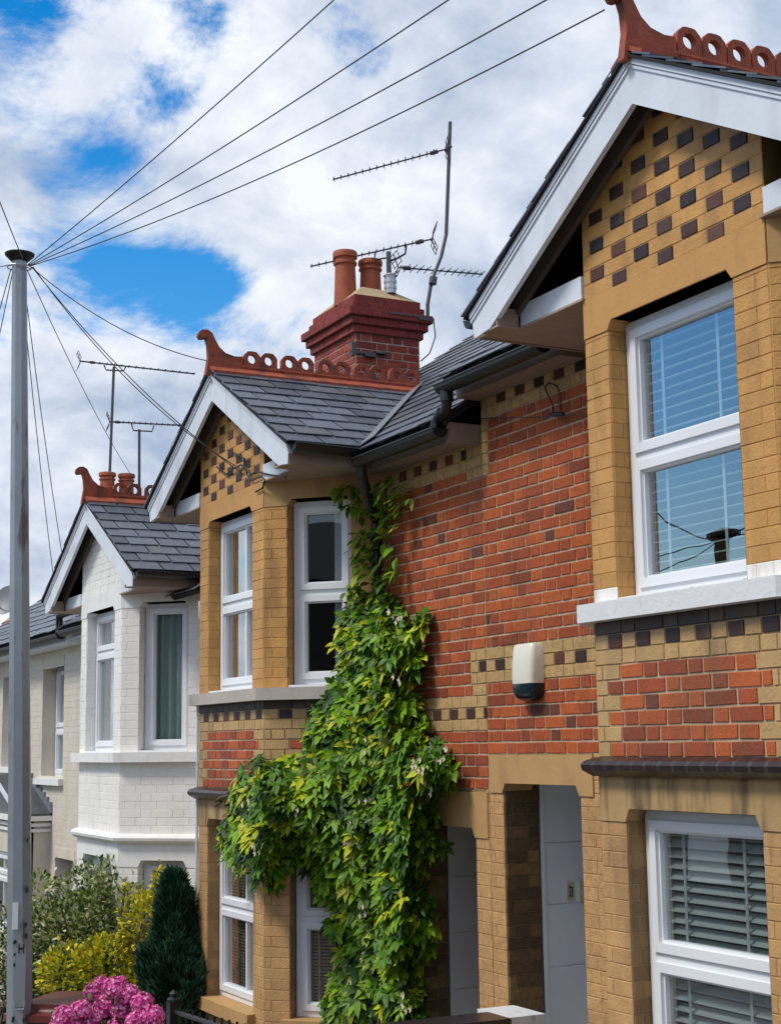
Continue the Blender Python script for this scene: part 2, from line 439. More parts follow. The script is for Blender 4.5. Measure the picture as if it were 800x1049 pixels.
def gutter_run(mb, pts, r=.055):
    """half-round gutter with closed ends"""
    pts = [Vector(p) for p in pts]
    n = 8; rings = []
    for i, p in enumerate(pts):
        t = (pts[min(i + 1, len(pts) - 1)] - pts[max(0, i - 1)]); t.z = 0; t.normalize()
        s = Vector((-t.y, t.x, 0))
        k = 1.0
        if 0 < i < len(pts) - 1:
            t1 = (pts[i] - pts[i - 1]).normalized(); k = 1 / max(.5, abs(t1.dot(t)))
        rings.append([p + s * (r * k * cos(pi + pi * q / n)) + Vector((0, 0, r * sin(pi + pi * q / n))) for q in range(n + 1)])
    for i in range(len(rings) - 1):
        for q in range(n):
            mb.face([rings[i][q], rings[i][q + 1], rings[i + 1][q + 1], rings[i + 1][q]])
    for e in (0, -1): mb.face(rings[e])
    # rolled front lip
    for q in (0, n): mb.tube([rg[q] for rg in rings], .007, 5)

def crest_unit(mb, f, u, z, w, h, hole, th):
    """one pierced crest: chamfered top, round hole; f.u runs along the ridge"""
    n = 24; cz = z + h * .56
    def outer(a):
        dx, dz = cos(a), sin(a); hw = w / 2; best = 9
        for nx, nz, c in ((1, 0, hw), (-1, 0, hw), (0, 1, z + h - cz), (0, -1, cz - z), (.707, .707, (hw + z + h - cz) * .707 - .028), (-.707, .707, (hw + z + h - cz) * .707 - .028)):
            k = nx * dx + nz * dz
            if k > 1e-6: best = min(best, c / k)
        return (u + dx * best, cz + dz * best)
    po = [outer(2 * pi * i / n + pi / 4) for i in range(n)]
    pi_ = [(u + hole * cos(2 * pi * i / n + pi / 4), cz + hole * sin(2 * pi * i / n + pi / 4)) for i in range(n)]
    for i in range(n):
        j = (i + 1) % n
        for d in (th, -th):
            mb.face([f.p(*po[i], d), f.p(*po[j], d), f.p(*pi_[j], d), f.p(*pi_[i], d)])
        mb.face([f.p(*po[i], th), f.p(*po[j], th), f.p(*po[j], -th), f.p(*po[i], -th)])
        mb.face([f.p(*pi_[i], th), f.p(*pi_[j], th), f.p(*pi_[j], -th), f.p(*pi_[i], -th)])

def gable_roof(house, Yc, zap, xend, style, sides=(1, -1)):
    """bay gable: slates, bargeboards, crested ridge. zap = top of the bargeboard apex"""
    XB = 4.23; HWID = 1.56
    zr = zap + .022
    roof = MB()
    ang = math.atan(GS); 
    for sd in (1, -1):
        V = Vector((0, sd * cos(ang), -sin(ang))); U = Vector((1, 0, 0)); O = Vector((XB - .035, Yc, zr))
        L = (HWID + .05) / cos(ang)
        # main roof surface z = ze + MS*(x-EX); gable plane z = zr - GS*|y|  -> keep where gable above main
        ze = zr - (xend - EX) * MS
        # in (u,v): zr - v sin >= ze + MS*(XB-.035+u-EX)
        half = (MS, sin(ang), zr - ze - MS * (XB - .035 - EX))
        slates(roof, O, U, V, ((0, 3.2, .05, L), [half]))
        # underlay slab
        q = [(0, .0), (3.2, .0), (3.2, L - .02), (0, L - .02)]; q = clip_half(q, *half)
        Nn = Vector((0, sd * sin(ang), cos(ang)))
        roof.prism([O + U * a + V * b - Nn * .018 for a, b in q], [O + U * a + V * b - Nn * .004 for a, b in q], (1, 1, 1), 1)
        # valley lead
        p0 = O + U * ((half[2] - half[1] * L) / MS) + V * L; p1 = O + U * (half[2] / MS)
        a = Vector((1, 0, MS)).normalized(); w = a * .1
        lead = MB()
        up = Vector((0, 0, .034))
        lead.prism([p0 + up - w * .5, p0 + up + w * 1.1, p1 + up + w * 1.1, p1 + up - w * .5], [p + Vector((0, 0, .008)) for p in (p0 + up - w * .5, p0 + up + w * 1.1, p1 + up + w * 1.1, p1 + up - w * .5)])
        lead.build('valley_flashing', M['lead'], house)
    rf = roof.build('bay_roof', [M['slate'], M['underlay']], house)
    # bargeboards
    f = F(XB, Yc, 0, -1, -1, 0)
    bw = .205 if style != 'plain' else .19
    for sd in (1, -1):
        mb = MB()
        zt = lambda y: zap - GS * y
        pts = [(0, zap), (sd * HWID, zt(HWID)), (sd * (HWID - .03), zt(HWID) - .145), (sd * (HWID - .2), zt(HWID - .2) - bw - .035), (0, zap - bw - .03)]
        f.poly(mb, pts, -.03, 0)
        for (o, w, d) in ((.0, .03, .016), (.034, .018, .009)):
            f.poly(mb, [(0, zap - o), (sd * (HWID - .005 ), zt(HWID) - o), (sd * (HWID - .007), zt(HWID) - o - w), (0, zap - o - w)], 0, d)
        mb.build('bargeboard', M['timber'], house)
        # dark slate edge/undercloak above the board, rafter and sloping soffit behind
        k = MB()
        f.poly(k, [(0, zap + .007), (sd * (HWID + .04), zt(HWID + .04) + .007), (sd * (HWID + .04), zt(HWID + .04) + .001), (0, zap + .001)], -.02, .03)
        k.build('undercloak', M['underlay'], rf)
        k = MB(); f2 = F(4.355, Yc, 0, -1, -1, 0)
        f2.poly(k, [(0, zap - .04), (sd * (HWID - .16), zt(HWID - .16) - .04), (sd * (HWID - .16), zt(HWID - .16) - .205), (0, zap - .205)], -.03, 0)
        k.build('rafter', M['darkwood'], house)
        # eaves box: front board, soffit, side fascia
        zs = zt(HWID) - .125
        k = MB(); f3 = F(4.385, Yc, 0, -1, -1, 0)
        f3.box(k, min(sd * .70, sd * (HWID - .27)), max(sd * .70, sd * (HWID - .27)), zs + .005, zs + .125, -.02, .0)
        k.build('eaves_board', M['timber'], house)
        k = MB(); y0, y1 = sorted((Yc - sd * .68, Yc - sd * (HWID - .045)))
        k.box(4.375, 5.02, y0, y1, zs - .012, zs)
        y0, y1 = sorted((Yc - sd * (HWID - .28), Yc - sd * (HWID - .045)))
        k.box(XB + .004, 4.375, y0, y1, zs - .012, zs)
        yq = Yc - sd * (HWID - .27); k.box(XB + .004, 4.372, min(yq, yq - sd * .012), max(yq, yq - sd * .012), zs, zs + .1)
        k.build('soffit', M['soffit'], house)
        k = MB(); ya, yb = sorted((Yc - sd * (HWID - .04), Yc - sd * (HWID - .015)))
        k.box(XB + .002, 5.0, ya, yb, zs - .016, zt(HWID) - .005)
        k.build('fascia', M['soffit_pale'], house)
        k = MB(); yg = Yc - sd * (HWID + .05)
        gutter_run(k, [(XB + .01, yg, zt(HWID) - .01), (EX + .14, yg, zt(HWID) - .025)])
        k.build('gutter', M['gutter'], house)
    # ridge
    rt = MB(); fr = F(XB - .03, Yc, 1, 0, 0, -1)
    L = xend - XB + .06; x = 0; i = 0
    tl = .315 if style != 'crowded' else .315
    while x < L - .02:
        e = min(x + tl, L); lift = ru(0, .005)
        for sd in (1, -1):
            w = .125
            bt = [fr.p(x + .002, zr + .012, 0), fr.p(e - .002, zr + .012, 0), fr.p(e - .002, zr - GS * w + .012, sd * w), fr.p(x + .002, zr - GS * w + .012, sd * w)]
            rt.prism(bt, [(p[0], p[1], p[2] + .024 + lift) for p in bt])
        rt.tube([fr.p(x + .002, zr + .045, 0), fr.p(e - .002, zr + .045, 0)], .026, 8)
        if x > .25 or style == 'fin':
            pass
        x = e; i += 1
    x = .30
    while x < L - .05:
        if style == 'row':
            crest_unit(rt, fr, x + .08, zr + .035, .15, .165, .04, .02); x += .157
        else:
            crest_unit(rt, fr, x + .075, zr + .035, .147, .15, .038, .02); crest_unit(rt, fr, x + .224, zr + .035, .147, .15, .038, .02); x += .335
    rt.build('ridge_tiles', M['terracotta'], rf)
    # finial: a horn that sweeps forward
    fb = MB()
    prof = [(-.03, zr - .05), (.29, zr - .02), (.29, zr + .13), (.22, zr + .125), (.14, zr + .145), (.085, zr + .19), (.05, zr + .25), (.025, zr + .30), (-.015, zr + .325),
            (-.06, zr + .32), (-.088, zr + .295), (-.094, zr + .262), (-.078, zr + .24), (-.05, zr + .243), (-.028, zr + .25), (-.012, zr + .2), (-.005, zr + .1)]
    fr.poly(fb, prof, -.026, .026)
    fb.tube([fr.p(-.054, zr + .28, -.034), fr.p(-.054, zr + .28, .034)], .036, 12)
    fb.build('finial', M['terracotta'], rf)
    return rf

def main_roof(house, y0, y1, ze, xend_note=None):
    """front slope slated, back slope plain; ze = height of slate edge at EX"""
    mb = MB(); ang = math.atan(MS)
    V = Vector((-cos(ang), 0, -sin(ang))); U = Vector((0, 1, 0))
    O = Vector((RX, y0, ze + MS * (RX - EX))); L = (RX - EX) / cos(ang)
    slates(mb, O, U, V, ((0, y1 - y0, 0, L), []))
    Nn = Vector((-sin(ang), 0, cos(ang)))
    q = [(0, 0), (y1 - y0, 0), (y1 - y0, L - .02), (0, L - .02)]
    mb.prism([O + U * a + V * b - Nn * .05 for a, b in q], [O + U * a + V * b - Nn * .004 for a, b in q], (1, 1, 1), 1)
    zr = O.z
    bk = [(RX, y0, zr), (RX, y1, zr), (12.7, y1, ze), (12.7, y0, ze)]
    mb.prism([(p[0], p[1], p[2] - .05) for p in bk], [(p[0], p[1], p[2] - .002) for p in bk], (.06, .065, .075), 0)
    r = mb.build('main_roof', [M['slate'], M['underlay']], house)
    t = MB(); x = y0
    while x < y1 - .05:
        e = min(x + .45, y1)
        t.tube([(RX, x + .004, zr + .0), (RX, e - .004, zr + .0)], .1, 10); x = e
    t.build('ridge_tiles', M['terracotta'], r)
    return r

# ------------------------------------------------------------------ a house with a canted gabled bay
XF, XM, BH, BD = 4.40, 5.05, .695, .65
def bay_house(cfg):
    Yc, m, dz, y0, y1 = cfg['Yc'], cfg['m'], cfg['dz'], cfg['y0'], cfg['y1']
    st = cfg['style']; dzr = cfg['dzr']
    H = thing('terraced_house', cfg['label'], 'house', 'terraced houses in the row')
    gl = gz(Yc) - .3
    ze = cfg['ze']                        # main eaves (slate edge)
    Z = lambda z: z + dz
    white = st == 'white'
    P = dict(pier='white', tan='white', red='white', check='white', dent='white', soot='white', low='white') if white else \
        dict(pier='ochre', tan='tan', red='red', check='checker', dent='dent', soot='soot', low='tanp')
    wm = M['white_brick'] if white else M['painted_brick']
    ff = F(XF, Yc + BH, 0, -1, -1, 0)                           # front, u 0..1.39
    fn = F(XF, Yc - BH, 1, -1, -1, -1)                          # canted side nearer the camera
    fa = F(XM, Yc + BH + BD, -1, -1, -1, 1)                     # canted side away from the camera
    CW = BD * sqrt(2)
    zl0, zl1 = Z(2.06), Z(2.267)          # upper lintel band
    zs0, zs1 = Z(.595), Z(.685)           # sill
    zh1, zh0 = Z(-.07), Z(-.16)           # hood
    zb = Z(-.07)                          # brick datum
    zlow0 = Z(-.375)                      # underside of the lower stone band at the sides
    zwl = Z(-1.70)                        # lower window sill
    zsof = cfg['zap'] - GS * 1.56 - .125
    back = MB()
    for f, W, hu, hl in ((ff, 2 * BH, (.20, 1.155), (.205, 1.175)), (fn, CW, (.19, .70), (.2, .70)), (fa, CW, (.22, .73), (.22, .72))):
        hole = [(hu[0], hu[1], zs1, Z(2.11)), (hl[0], hl[1], zwl, Z(-.312))]
        mb = MB()
        front = f is ff
        def zones(k, z, W=W, front=front):
            if z > zl1 - .001: return [(0, W, P['check'] if front else P['pier'])]
            if z > zs1: 
                if not white and front and z < zs1 + .06 and cfg['key'] == 'R': return [(0, W, 'white')]
                return [(0, W, P['pier'])]
            r = (z - zb) / CH
            if r < 6.0 and r >= 0:
                if white: return [(0, W, 'white')]
                t = .10 if k % 2 == 0 else .2
                if front: return [(0, t, 'tan'), (t, W - t + (.0), 'red'), (W - t, W, 'tan')]
                return [(0, t + .1, 'tan'), (t + .1, W - t, 'red'), (W - t, W, 'tan')]
            if r >= 6 and r < 7: return [(0, W, P['tan'])]
            if r >= 7 and r < 8: return [(0, W, P['dent'])]
            if r >= 8: return [(0, W, P['soot'])]
            return [(0, W, P['low'])]
        ztop = cfg['zap'] - .05 if front else zsof - .006
        clip = (lambda z, W=W: (max(0, W / 2 - max(.03, (cfg['zap'] - .05 - z) / GS)), min(W, W / 2 + max(.03, (cfg['zap'] - .05 - z) / GS)))) if front else None
        # gable wall may be wider than the front facet, above the eaves boxes it stays on the front facet only
        bricks(mb, f, zl1, zl1, ztop, zones, [], clip)
        bricks(mb, f, zs1, zs1, zl0, zones, hole)
        bricks(mb, f, zb, zb, zs0, zones, hole)
        bricks(mb, f, zb, gl, zlow0, zones, hole)
        backing(mb, f, 0, W, gl, min(ztop, zsof) , hole, col=(.6, .58, .55) if white else (.3, .18, .06))
        if front:
            zt = cfg['zap'] - .06
            f.poly(mb, [(0, min(ztop, zsof)), (W, min(ztop, zsof)), (W, zt - GS * W / 2), (W / 2, zt), (0, zt - GS * W / 2)], -.2, -.003, (.3, .18, .06) if not white else (.6, .58, .55))
        for (h, kk) in ((hole[0], P['pier']), (hole[1], 'white' if white else 'jamb')):
            jambs(mb, f, h[0], h[1], h[2], h[3] - .05, zs1 if h is hole[0] else zb, kk)
        mb.build('bay_wall', wm, H)
        # stone lintels with chamfered corners
        for (z0, z1, zo, h, mt) in ((zl0, zl1, Z(2.11), hu, 'ls'), (zlow0, zh0 - .001, Z(-.312), hl, 'll')):
            lb = MB()
            mtl = M['white_stone'] if white else (M['stone_ochre'] if mt == 'ls' else M['stone_stained'])
            if not white and mt == 'ls' and not front: mtl = M['stone_tan']
            c = .035
            e0, e1 = (0.0015, W - .0015)
            f.poly(lb, [(e0, z0), (h[0], z0), (h[0] + c, zo), (h[1] - c, zo), (h[1], z0), (e1, z0), (e1, z1), (e0, z1)], -.19, .009)
            # joint grooves are shown as thin recessed mortar lines
            lb.build('lintel', mtl, H)
        if white: tr1, tr2 = cfg['treat'][(0 if front else 1)], ()
        wkey = 0 if front else (1 if f is fn else 2)
        t = cfg['treat'].get(wkey, ((), ()))
        sp1 = Z(1.40); sp2 = Z(-1.0)
        window(H, f, hu[0] + .012, hu[1] - .012, zs1 + .02, Z(2.11) - .012, None if (white and wkey) else (Z(1.69) if white else sp1), .1, cfg['bars'] if front else (), t[0])
        window(H, f, hl[0] + .012, hl[1] - .012, zwl + .01, Z(-.312) - .01, sp2, .1, cfg['bars'] if front else (), t[1])
        # sub sill board under upvc
        sb = MB(); f.box(sb, hu[0] + .005, hu[1] - .005, zs1 + .001, zs1 + .02, -.16, .0)
        sb.build('sub_sill', M['white_flaky'] if cfg['key'] == 'R' else M['upvc'], H)
        iw = MB(); f.box(iw, hl[0] - .05, hl[1] + .05, zwl - .09, zwl + .008, -.15, .07)
        iw.build('sill', M['white_stone'] if white else M['stone_tan'], H)
    # sill and hood run round all three sides: mitred strip
    def strip(mb, z0, z1, d, profile=None, over=.0, col=None):
        t = math.tan(radians(22.5))
        def outl(dd):
            return [fa.p(-over, 0, dd)[:2], ff.p(0 - dd * t, 0, dd)[:2], ff.p(2 * BH + dd * t, 0, dd)[:2], fn.p(CW + over, 0, dd)[:2]]
        pr = profile or [(-.12, z0), (d, z0), (d, z1), (-.12, z1)]
        rows = [[(x, y, z) for x, y in outl(dd)] for dd, z in pr]
        n = len(rows)
        segs = 3
        for i in range(n):
            j = (i + 1) % n
            for s in range(segs):
                a, b, c, e = rows[i][s], rows[i][s + 1], rows[j][s + 1], rows[j][s]
                if col:
                    L = (Vector(b) - Vector(a)).length; q = max(1, round(L / .105))
                    for w in range(q):
                        t0, t1 = w / q, (w + 1) / q - .012
                        A, B, C, E = Vector(a).lerp(Vector(b), t0), Vector(a).lerp(Vector(b), t1), Vector(e).lerp(Vector(c), t1), Vector(e).lerp(Vector(c), t0)
                        mb.face([A, B, C, E], jit(col, .25))
                        B2, C2 = Vector(a).lerp(Vector(b), (w + 1) / q), Vector(e).lerp(Vector(c), (w + 1) / q)
                        mb.face([B, B2, C2, C], (.05, .04, .035))
                else: mb.face([a, b, c, e])
        mb.face([r[0] for r in rows]); mb.face([r[-1] for r in rows])
    sb = MB(); strip(sb, zs0, zs1, .085)
    sb.build('sill', M['white_flaky'] if cfg['key'] == 'R' else (M['white_stone'] if white else M['stone_grey']), H)
    hb = MB()
    hp = [(-.1, zh0), (.035, zh0), (.055, zh0 + .012), (.085, zh0 + .03), (.092, zh0 + .055), (.075, zh0 + .075), (.02, zh1 + .002), (-.1, zh1 + .002)]
    if white:
        hp = [(d * .8, z) for d, z in hp]
        strip(hb, zh0, zh1, .08, hp); hb.build('string_course', M['white_stone'], H)
    else:
        strip(hb, zh0, zh1, .08, hp, col=(.022, .009, .008)); hb.build('string_course', M['hood'], H)
    # ---- main wall
    bay_lo, bay_hi = Yc - BH - BD, Yc + BH + BD
    secs = []
    if m > 0: secs = [(bay_hi, y1, True), (y0, bay_lo, False)]
    else: secs = [(y0, bay_lo, True), (bay_hi, y1, False)]
    for (a, b, doorside) in secs:
        f = F(XM, b, 0, -1, -1, 0); W = b - a
        mb = MB(); top = ze - .02
        holes = []
        if doorside and cfg.get('door'):
            d0, d1 = cfg['door']; holes = [(b - d1, b - d0, gl, cfg['door_top'])]
        ev = cfg.get('evt', Z(2.09)); bands = cfg.get('bands', [])
        zd = cfg.get('zred', Z(-.06))
        def zones(k, z):
            if white: return [(0, W, 'white')]
            cuts = [(0, W, 'tanp' if z < zd else 'red')]
            if z > ev: cuts = [(0, W, 'dent' if int((z - ev) / CH) == 1 else 'tan')]
            for (ya, yb, za, zb_, kind) in bands:
                if za < z < zb_:
                    ua, ub = b - yb, b - ya; nc = []
                    for (p, q, kk) in cuts:
                        if ub <= p or ua >= q: nc.append((p, q, kk)); continue
                        if ua > p: nc.append((p, ua, kk))
                        nc.append((max(p, ua), min(q, ub), kind))
                        if ub < q: nc.append((ub, q, kk))
                    cuts = nc
            return cuts
        bricks(mb, f, zd, gl, top, zones, holes + ([(0.0 if d1 + .18 >= b else b - d1 - .18, b - d0 + .14, cfg['door_top'] - .06, zd)] if holes else []))
        backing(mb, f, 0, W, gl, top, holes, d0=-.24, col=(.6, .58, .55) if white else (.3, .2, .1))
        mb.build('wall', M['white_brick'] if white else M['brick'], H)
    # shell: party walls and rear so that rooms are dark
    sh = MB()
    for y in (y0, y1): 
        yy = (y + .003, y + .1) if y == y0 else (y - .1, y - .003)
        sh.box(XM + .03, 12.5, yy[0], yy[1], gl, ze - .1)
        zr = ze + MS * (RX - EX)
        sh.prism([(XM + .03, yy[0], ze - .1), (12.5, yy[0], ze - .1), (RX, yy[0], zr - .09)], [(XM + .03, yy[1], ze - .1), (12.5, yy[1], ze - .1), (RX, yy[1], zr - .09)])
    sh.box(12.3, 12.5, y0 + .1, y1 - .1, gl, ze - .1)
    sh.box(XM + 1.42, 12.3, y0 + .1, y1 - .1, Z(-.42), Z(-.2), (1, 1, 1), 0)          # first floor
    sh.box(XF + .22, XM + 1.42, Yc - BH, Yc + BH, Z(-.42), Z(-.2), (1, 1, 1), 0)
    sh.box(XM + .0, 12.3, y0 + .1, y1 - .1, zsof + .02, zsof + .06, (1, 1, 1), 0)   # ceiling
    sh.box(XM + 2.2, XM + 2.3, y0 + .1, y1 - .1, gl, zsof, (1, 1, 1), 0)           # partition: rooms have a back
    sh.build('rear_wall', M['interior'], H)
    main_roof(H, y0, y1, ze)
    xend = EX + (cfg['zap'] + .022 - ze) / MS
    gable_roof(H, Yc, cfg['zap'], xend, cfg['crest'])
    # main eaves on the door side: fascia box + gutter
    ye0, ye1 = (Yc + 1.56 + .05, y1) if m > 0 else (y0, Yc - 1.56 - .05)
    k = MB(); k.box(EX + .12, XM - .012, ye0, ye1, ze - .12, ze - .02)
    k.build('fascia', M['soffit_pale'] if not white else M['timber'], H)
    k = MB(); gutter_run(k, [(EX + .0, ye0 - (.0), ze - .06), (EX + .0, ye1 - .02, ze - .055)], .06)
    k.build('gutter', M['gutter'], H)
    return H, ff, fn, Z

PARTY = 8.42
houseR, ffR, fnR, ZR = bay_house(dict(key='R', Yc=5.577, m=1, dz=0, dzr=0, y0=3.75, y1=PARTY - .002, ze=2.37, zap=3.275, style='brick', crest='row',
    label='nearest brick house with white blinds and flaking white sill, at right edge', door=(7.40, 8.25), door_top=-.24, bars=(),
    evt=2.10, zred=-.06,
    bands=[(6.9, 8.42, .39, .465, 'tan'), (6.9, 8.42, .465, .54, 'dent'), (6.9, 8.42, .54, .615, 'tan'), (8.33, 8.42, 1.74, 2.4, 'tan')],
    treat={0: ((('slats', .75, 2.05, .07, 12),), (('slats', -1.65, -.36, .07, 38),)), 1: ((('slats', .75, 2.05, .07, 12),), (('slats', -1.65, -.36, .07, 38),))}))
houseA, ffA, fnA, ZA = bay_house(dict(key='A', Yc=11.27, m=-1, dz=-.245, dzr=-.25, y0=PARTY + .002, y1=12.998, ze=2.10, zap=3.015, style='brick', crest='pair',
    label='middle house of ochre painted brick with climbing plant growing up its bay', door=(8.60, 9.45), door_top=-.53, bars=(.62,),
    evt=1.85, zred=-.285,
    bands=[(8.42, 8.62, .39, .615, 'tan'), (8.42, 8.65, .615, .69, 'red'), (8.42, 9.95, .10, .175, 'tan'), (8.42, 9.95, .175, .25, 'dent'), (8.42, 9.95, .25, .325, 'tan'),
           (8.42, 8.6, .325, .40, 'tan'), (8.42, 8.62, .46, .54, 'dent'), (8.42, 8.62, 1.74, 2.4, 'tan')],
    treat={0: ((('cur', 0, .3, 'curtain_tan'), ('cur', .34, 1.0, 'curtain_white')), (('woven', -1.9, -.62),)), 1: ((('cur', .66, 1.0, 'curtain_white'),), (('woven', -1.9, -.62),))}))
houseW, ffW, fnW, ZW = bay_house(dict(key='W', Yc=14.82, m=1, dz=-.715, dzr=-.77, y0=13.002, y1=17.578, ze=1.43, zap=2.49, style='white', crest='pair',
    label='white painted brick house with canted bay and pale green curtains', door=(16.6, 17.4), door_top=-1.2, bars=(),
    treat={0: ((('cur', 0, 1, 'curtain_teal'),), (('cur', 0, 1, 'curtain_teal'),)), 1: ((('cur', 0, 1, 'curtain_teal'),), (('cur', 0, 1, 'curtain_teal'),)), 2: ((), ())}))

# ---- open porches of the two brick houses (deep side walls lined in pale panels), lintels
def porch(H, y0, y1, ztop, zred, gl, panel, name_y):
    mb = MB()
    f = F(XM + .001, y1 - .003, 1, 0, 0, -1)                    # far side wall, facing the camera
    bricks(mb, f, zred, gl, ztop, lambda k, z: [(0, .25, 'porch')])
    g = F(XM + .27, y0 + .003, -1, 0, 0, 1)
    bricks(mb, g, zred, gl, ztop, lambda k, z: [(0, .25, 'porch')])
    mb.build('porch_jamb', M['brick'], H)
    w = MB()
    rows = [ztop, -.62 + (ztop + .24), -1.0 + (ztop + .24), -1.38 + (ztop + .24), -1.76 + (ztop + .24), gl]
    for a, b in zip(rows[1:], rows[:-1]):
        f.box(w, .272, 1.3, a + .004, b - .004, -.06, -.008)
    f.box(w, .272, 1.3, gl, ztop, -.08, -.017)
    f.box(w, .262, .285, gl, ztop, -.01, .006)
    g2 = F(XM + 1.3, y0, -1, 0, 0, 1)
    g2.box(w, 0, 1.03, gl, ztop, -.08, -.012)
    w.build('porch_lining', panel, H)
    c = MB(); c.box(XM + .02, XM + 1.4, y0 - .05, y1 + .05, ztop + .002, ztop + .06); c.build('porch_ceiling', M['plaster'], H)
    d = MB(); d.box(XM + 1.28, XM + 1.33, y0 + .02, y1 - .02, gl, ztop)
    for yy in (y0 + .1, (y0 + y1) / 2 + .03):
        for zz in ((gl + .5, gl + 1.05), (gl + 1.2, ztop - .25)): d.box(XM + 1.265, XM + 1.281, yy, yy + .26, zz[0], zz[1])
    do = d.build('door', M['door'], H)
    k = MB(); k.tube([(XM + 1.25, y0 + .12, gl + 1.25), (XM + 1.25, y0 + .12, gl + 1.37)], .012, 8); k.build('handle', M['zinc'], do)
    fl = MB(); fl.box(XM + .02, XM + 1.3, y0, y1, gl, gl + .55); fl.build('porch_floor', M['paving'], H)
porch(houseR, 7.40, 8.25, -.24, -.06, -2.8, M['porch_panel'], 0)
porch(houseA, 8.60, 9.45, -.53, -.30, -3.05, M['plaster'], 0)
fm = F(XM, PARTY, 0, -1, -1, 0)
lb = MB(); u = lambda y: PARTY - y
fm.poly(lb, [(u(8.40), -.30), (u(8.25), -.30), (u(8.215), -.24), (u(7.435), -.24), (u(7.40), -.30), (u(7.26), -.30), (u(7.26), -.062), (u(8.40), -.062)], -.2, .012)
lb.build('door_lintel', M['stone_tan'], houseR)
lb = MB()
fm.poly(lb, [(u(9.6), -.59), (u(9.45), -.59), (u(9.415), -.53), (u(8.635), -.53), (u(8.60), -.59), (u(8.435), -.59), (u(8.435), -.302), (u(9.6), -.302)], -.2, .012)
lb.build('door_lintel', M['stone_tan'], houseA)
# number plate and bell on the white porch lining
pb = MB(); f = F(XM, 8.25, 1, 0, 0, -1)
f.box(pb, .45, .51, -.985, -.87, -.012, .0); f.box(pb, .54, .605, -.995, -.865, -.012, .016)
f.box(pb, .555, .59, -.965, -.925, .016, .02, (.1, .1, .1)); f.box(pb, .555, .59, -.9, -.885, .016, .019, (.1, .1, .1))
pb.build('doorbell', M['plate'], houseR)
nb = MB(); f.box(nb, .468, .474, -.96, -.89, 0, .003); f.box(nb, .474, .494, -.96, -.954, 0, .003); f.box(nb, .488, .494, -.96, -.9, 0, .003); f.box(nb, .474, .49, -.905, -.899, 0, .003)
nb.build('house_number', M['black'], houseR)

# ---- rainwater pipes
k = MB(); px, py = XM - .06, 9.86
k.tube([(EX + .02, 9.62, 2.02), (EX + .02, 9.62, 1.93), (EX + .1, 9.7, 1.82), (px, py, 1.64), (px, py, 1.5), (px, py, gz(10))], .036, 10)
for z in (1.45, .3, -.9): k.tube([(px, py, z), (px, py, z + .06)], .045, 10)
k.build('downpipe', M['gutter'], houseA, smooth=True)
k = MB()
k.tube([(EX, 8.33, 2.26), (EX, 8.33, 2.19), (EX + .015, 8.37, 2.15), (EX + .02, 8.46, 2.13), (EX + .01, 8.5, 2.10), (EX, 8.5, 2.03)], .034, 10)
k.tube([(EX, 8.33, 2.27), (EX, 8.33, 2.2)], .044, 10); k.tube([(EX + .02, 8.42, 2.15), (EX + .02, 8.47, 2.12)], .044, 10)
k.build('downpipe', M['gutter'], houseR, smooth=True)
k = MB(); k.box(EX + .06, XM + .02, 8.424, 8.45, 1.95, 2.09); k.build('box_end', M['soffit_pale'], houseA)
k = MB(); k.tube([(EX + .1, 13.12, 1.34), (EX + .1, 13.12, 1.2), (XM - .08, 13.2, 1.05), (XM - .08, 13.2, -2.9)], .036, 10); k.build('downpipe', M['upvc'], houseW, smooth=True)
# painted pipe up the corner of the ochre bay and lead cable
k = MB(); k.tube([(XF - .012, 11.98, .42), (XF - .012, 11.985, -1.0), (XF - .012, 11.98, -2.7)], .011, 6); k.build('cable', M['upvc'], houseA)

# ------------------------------------------------------------------ chimney of the middle house
def stack(H, x0, x1, y0, y1, zb, ztop, zc0):
    mb = MB()
    def ringbricks(e, za, zt, kind):
        for f, W in ((F(x0 - e, y1 + e, 0, -1, -1, 0), y1 - y0 + 2 * e), (F(x0 - e, y0 - e, 1, 0, 0, -1), x1 - x0 + 2 * e),
                     (F(x1 + e, y0 - e, 0, 1, 1, 0), y1 - y0 + 2 * e), (F(x1 + e, y1 + e, -1, 0, 0, 1), x1 - x0 + 2 * e)):
            bricks(mb, f, zc0, za, zt, lambda k, z: [(0, W, kind)])
        mb.box(x0 - e + .004, x1 + e - .004, y0 - e + .004, y1 + e - .004, za + .002, zt - .002, (.2, .05, .035))
    ringbricks(0, zb, zc0, 'chim')
    z = zc0
    for e, h in ((.03, CH), (.065, CH), (.10, CH), (.04, CH), (.01, CH)):
        ringbricks(e, z, z + h, 'cornice'); z += h
    c = mb.build('chimney', M['brick'], H)
    fl = MB(); b = [(x0 - .005, y0 - .005, z), (x1 + .005, y0 - .005, z), (x1 + .005, y1 + .005, z), (x0 - .005, y1 + .005, z)]
    t = [(x0 + .14, y0 + .14, z + .13), (x1 - .2, y0 + .14, z + .12), (x1 - .2, y1 - .2, z + .13), (x0 + .14, y1 - .2, z + .14)]
    fl.prism(b, t); fl.build('flaunching', M['flaunch'], c)
    return c, z
chim, zc = stack(houseA, 6.11, 6.79, 12.45, 13.38, 2.7, 4.2, 3.865)
def pot(parent, x, y, z, h, r):
    k = MB()
    k.lathe([(r * 1.0, 0), (r * .93, h * .3), (r * .86, h * .74), (r * 1.0, h * .76), (r * 1.0, h * .80), (r * .88, h * .815), (r * .88, h * .86), (r * 1.04, h * .88), (r * 1.06, h * .95), (r * 1.0, h * .99), (r * .8, h), (r * .76, h * .8)], (x, y, z), 24)
    return k.build('chimney_pot', M['pot'], parent, smooth=True)
pot(chim, 6.2, 12.85, zc - .01, .56, .115)
pot(chim, 6.475, 12.85, zc + .06, .44, .115)
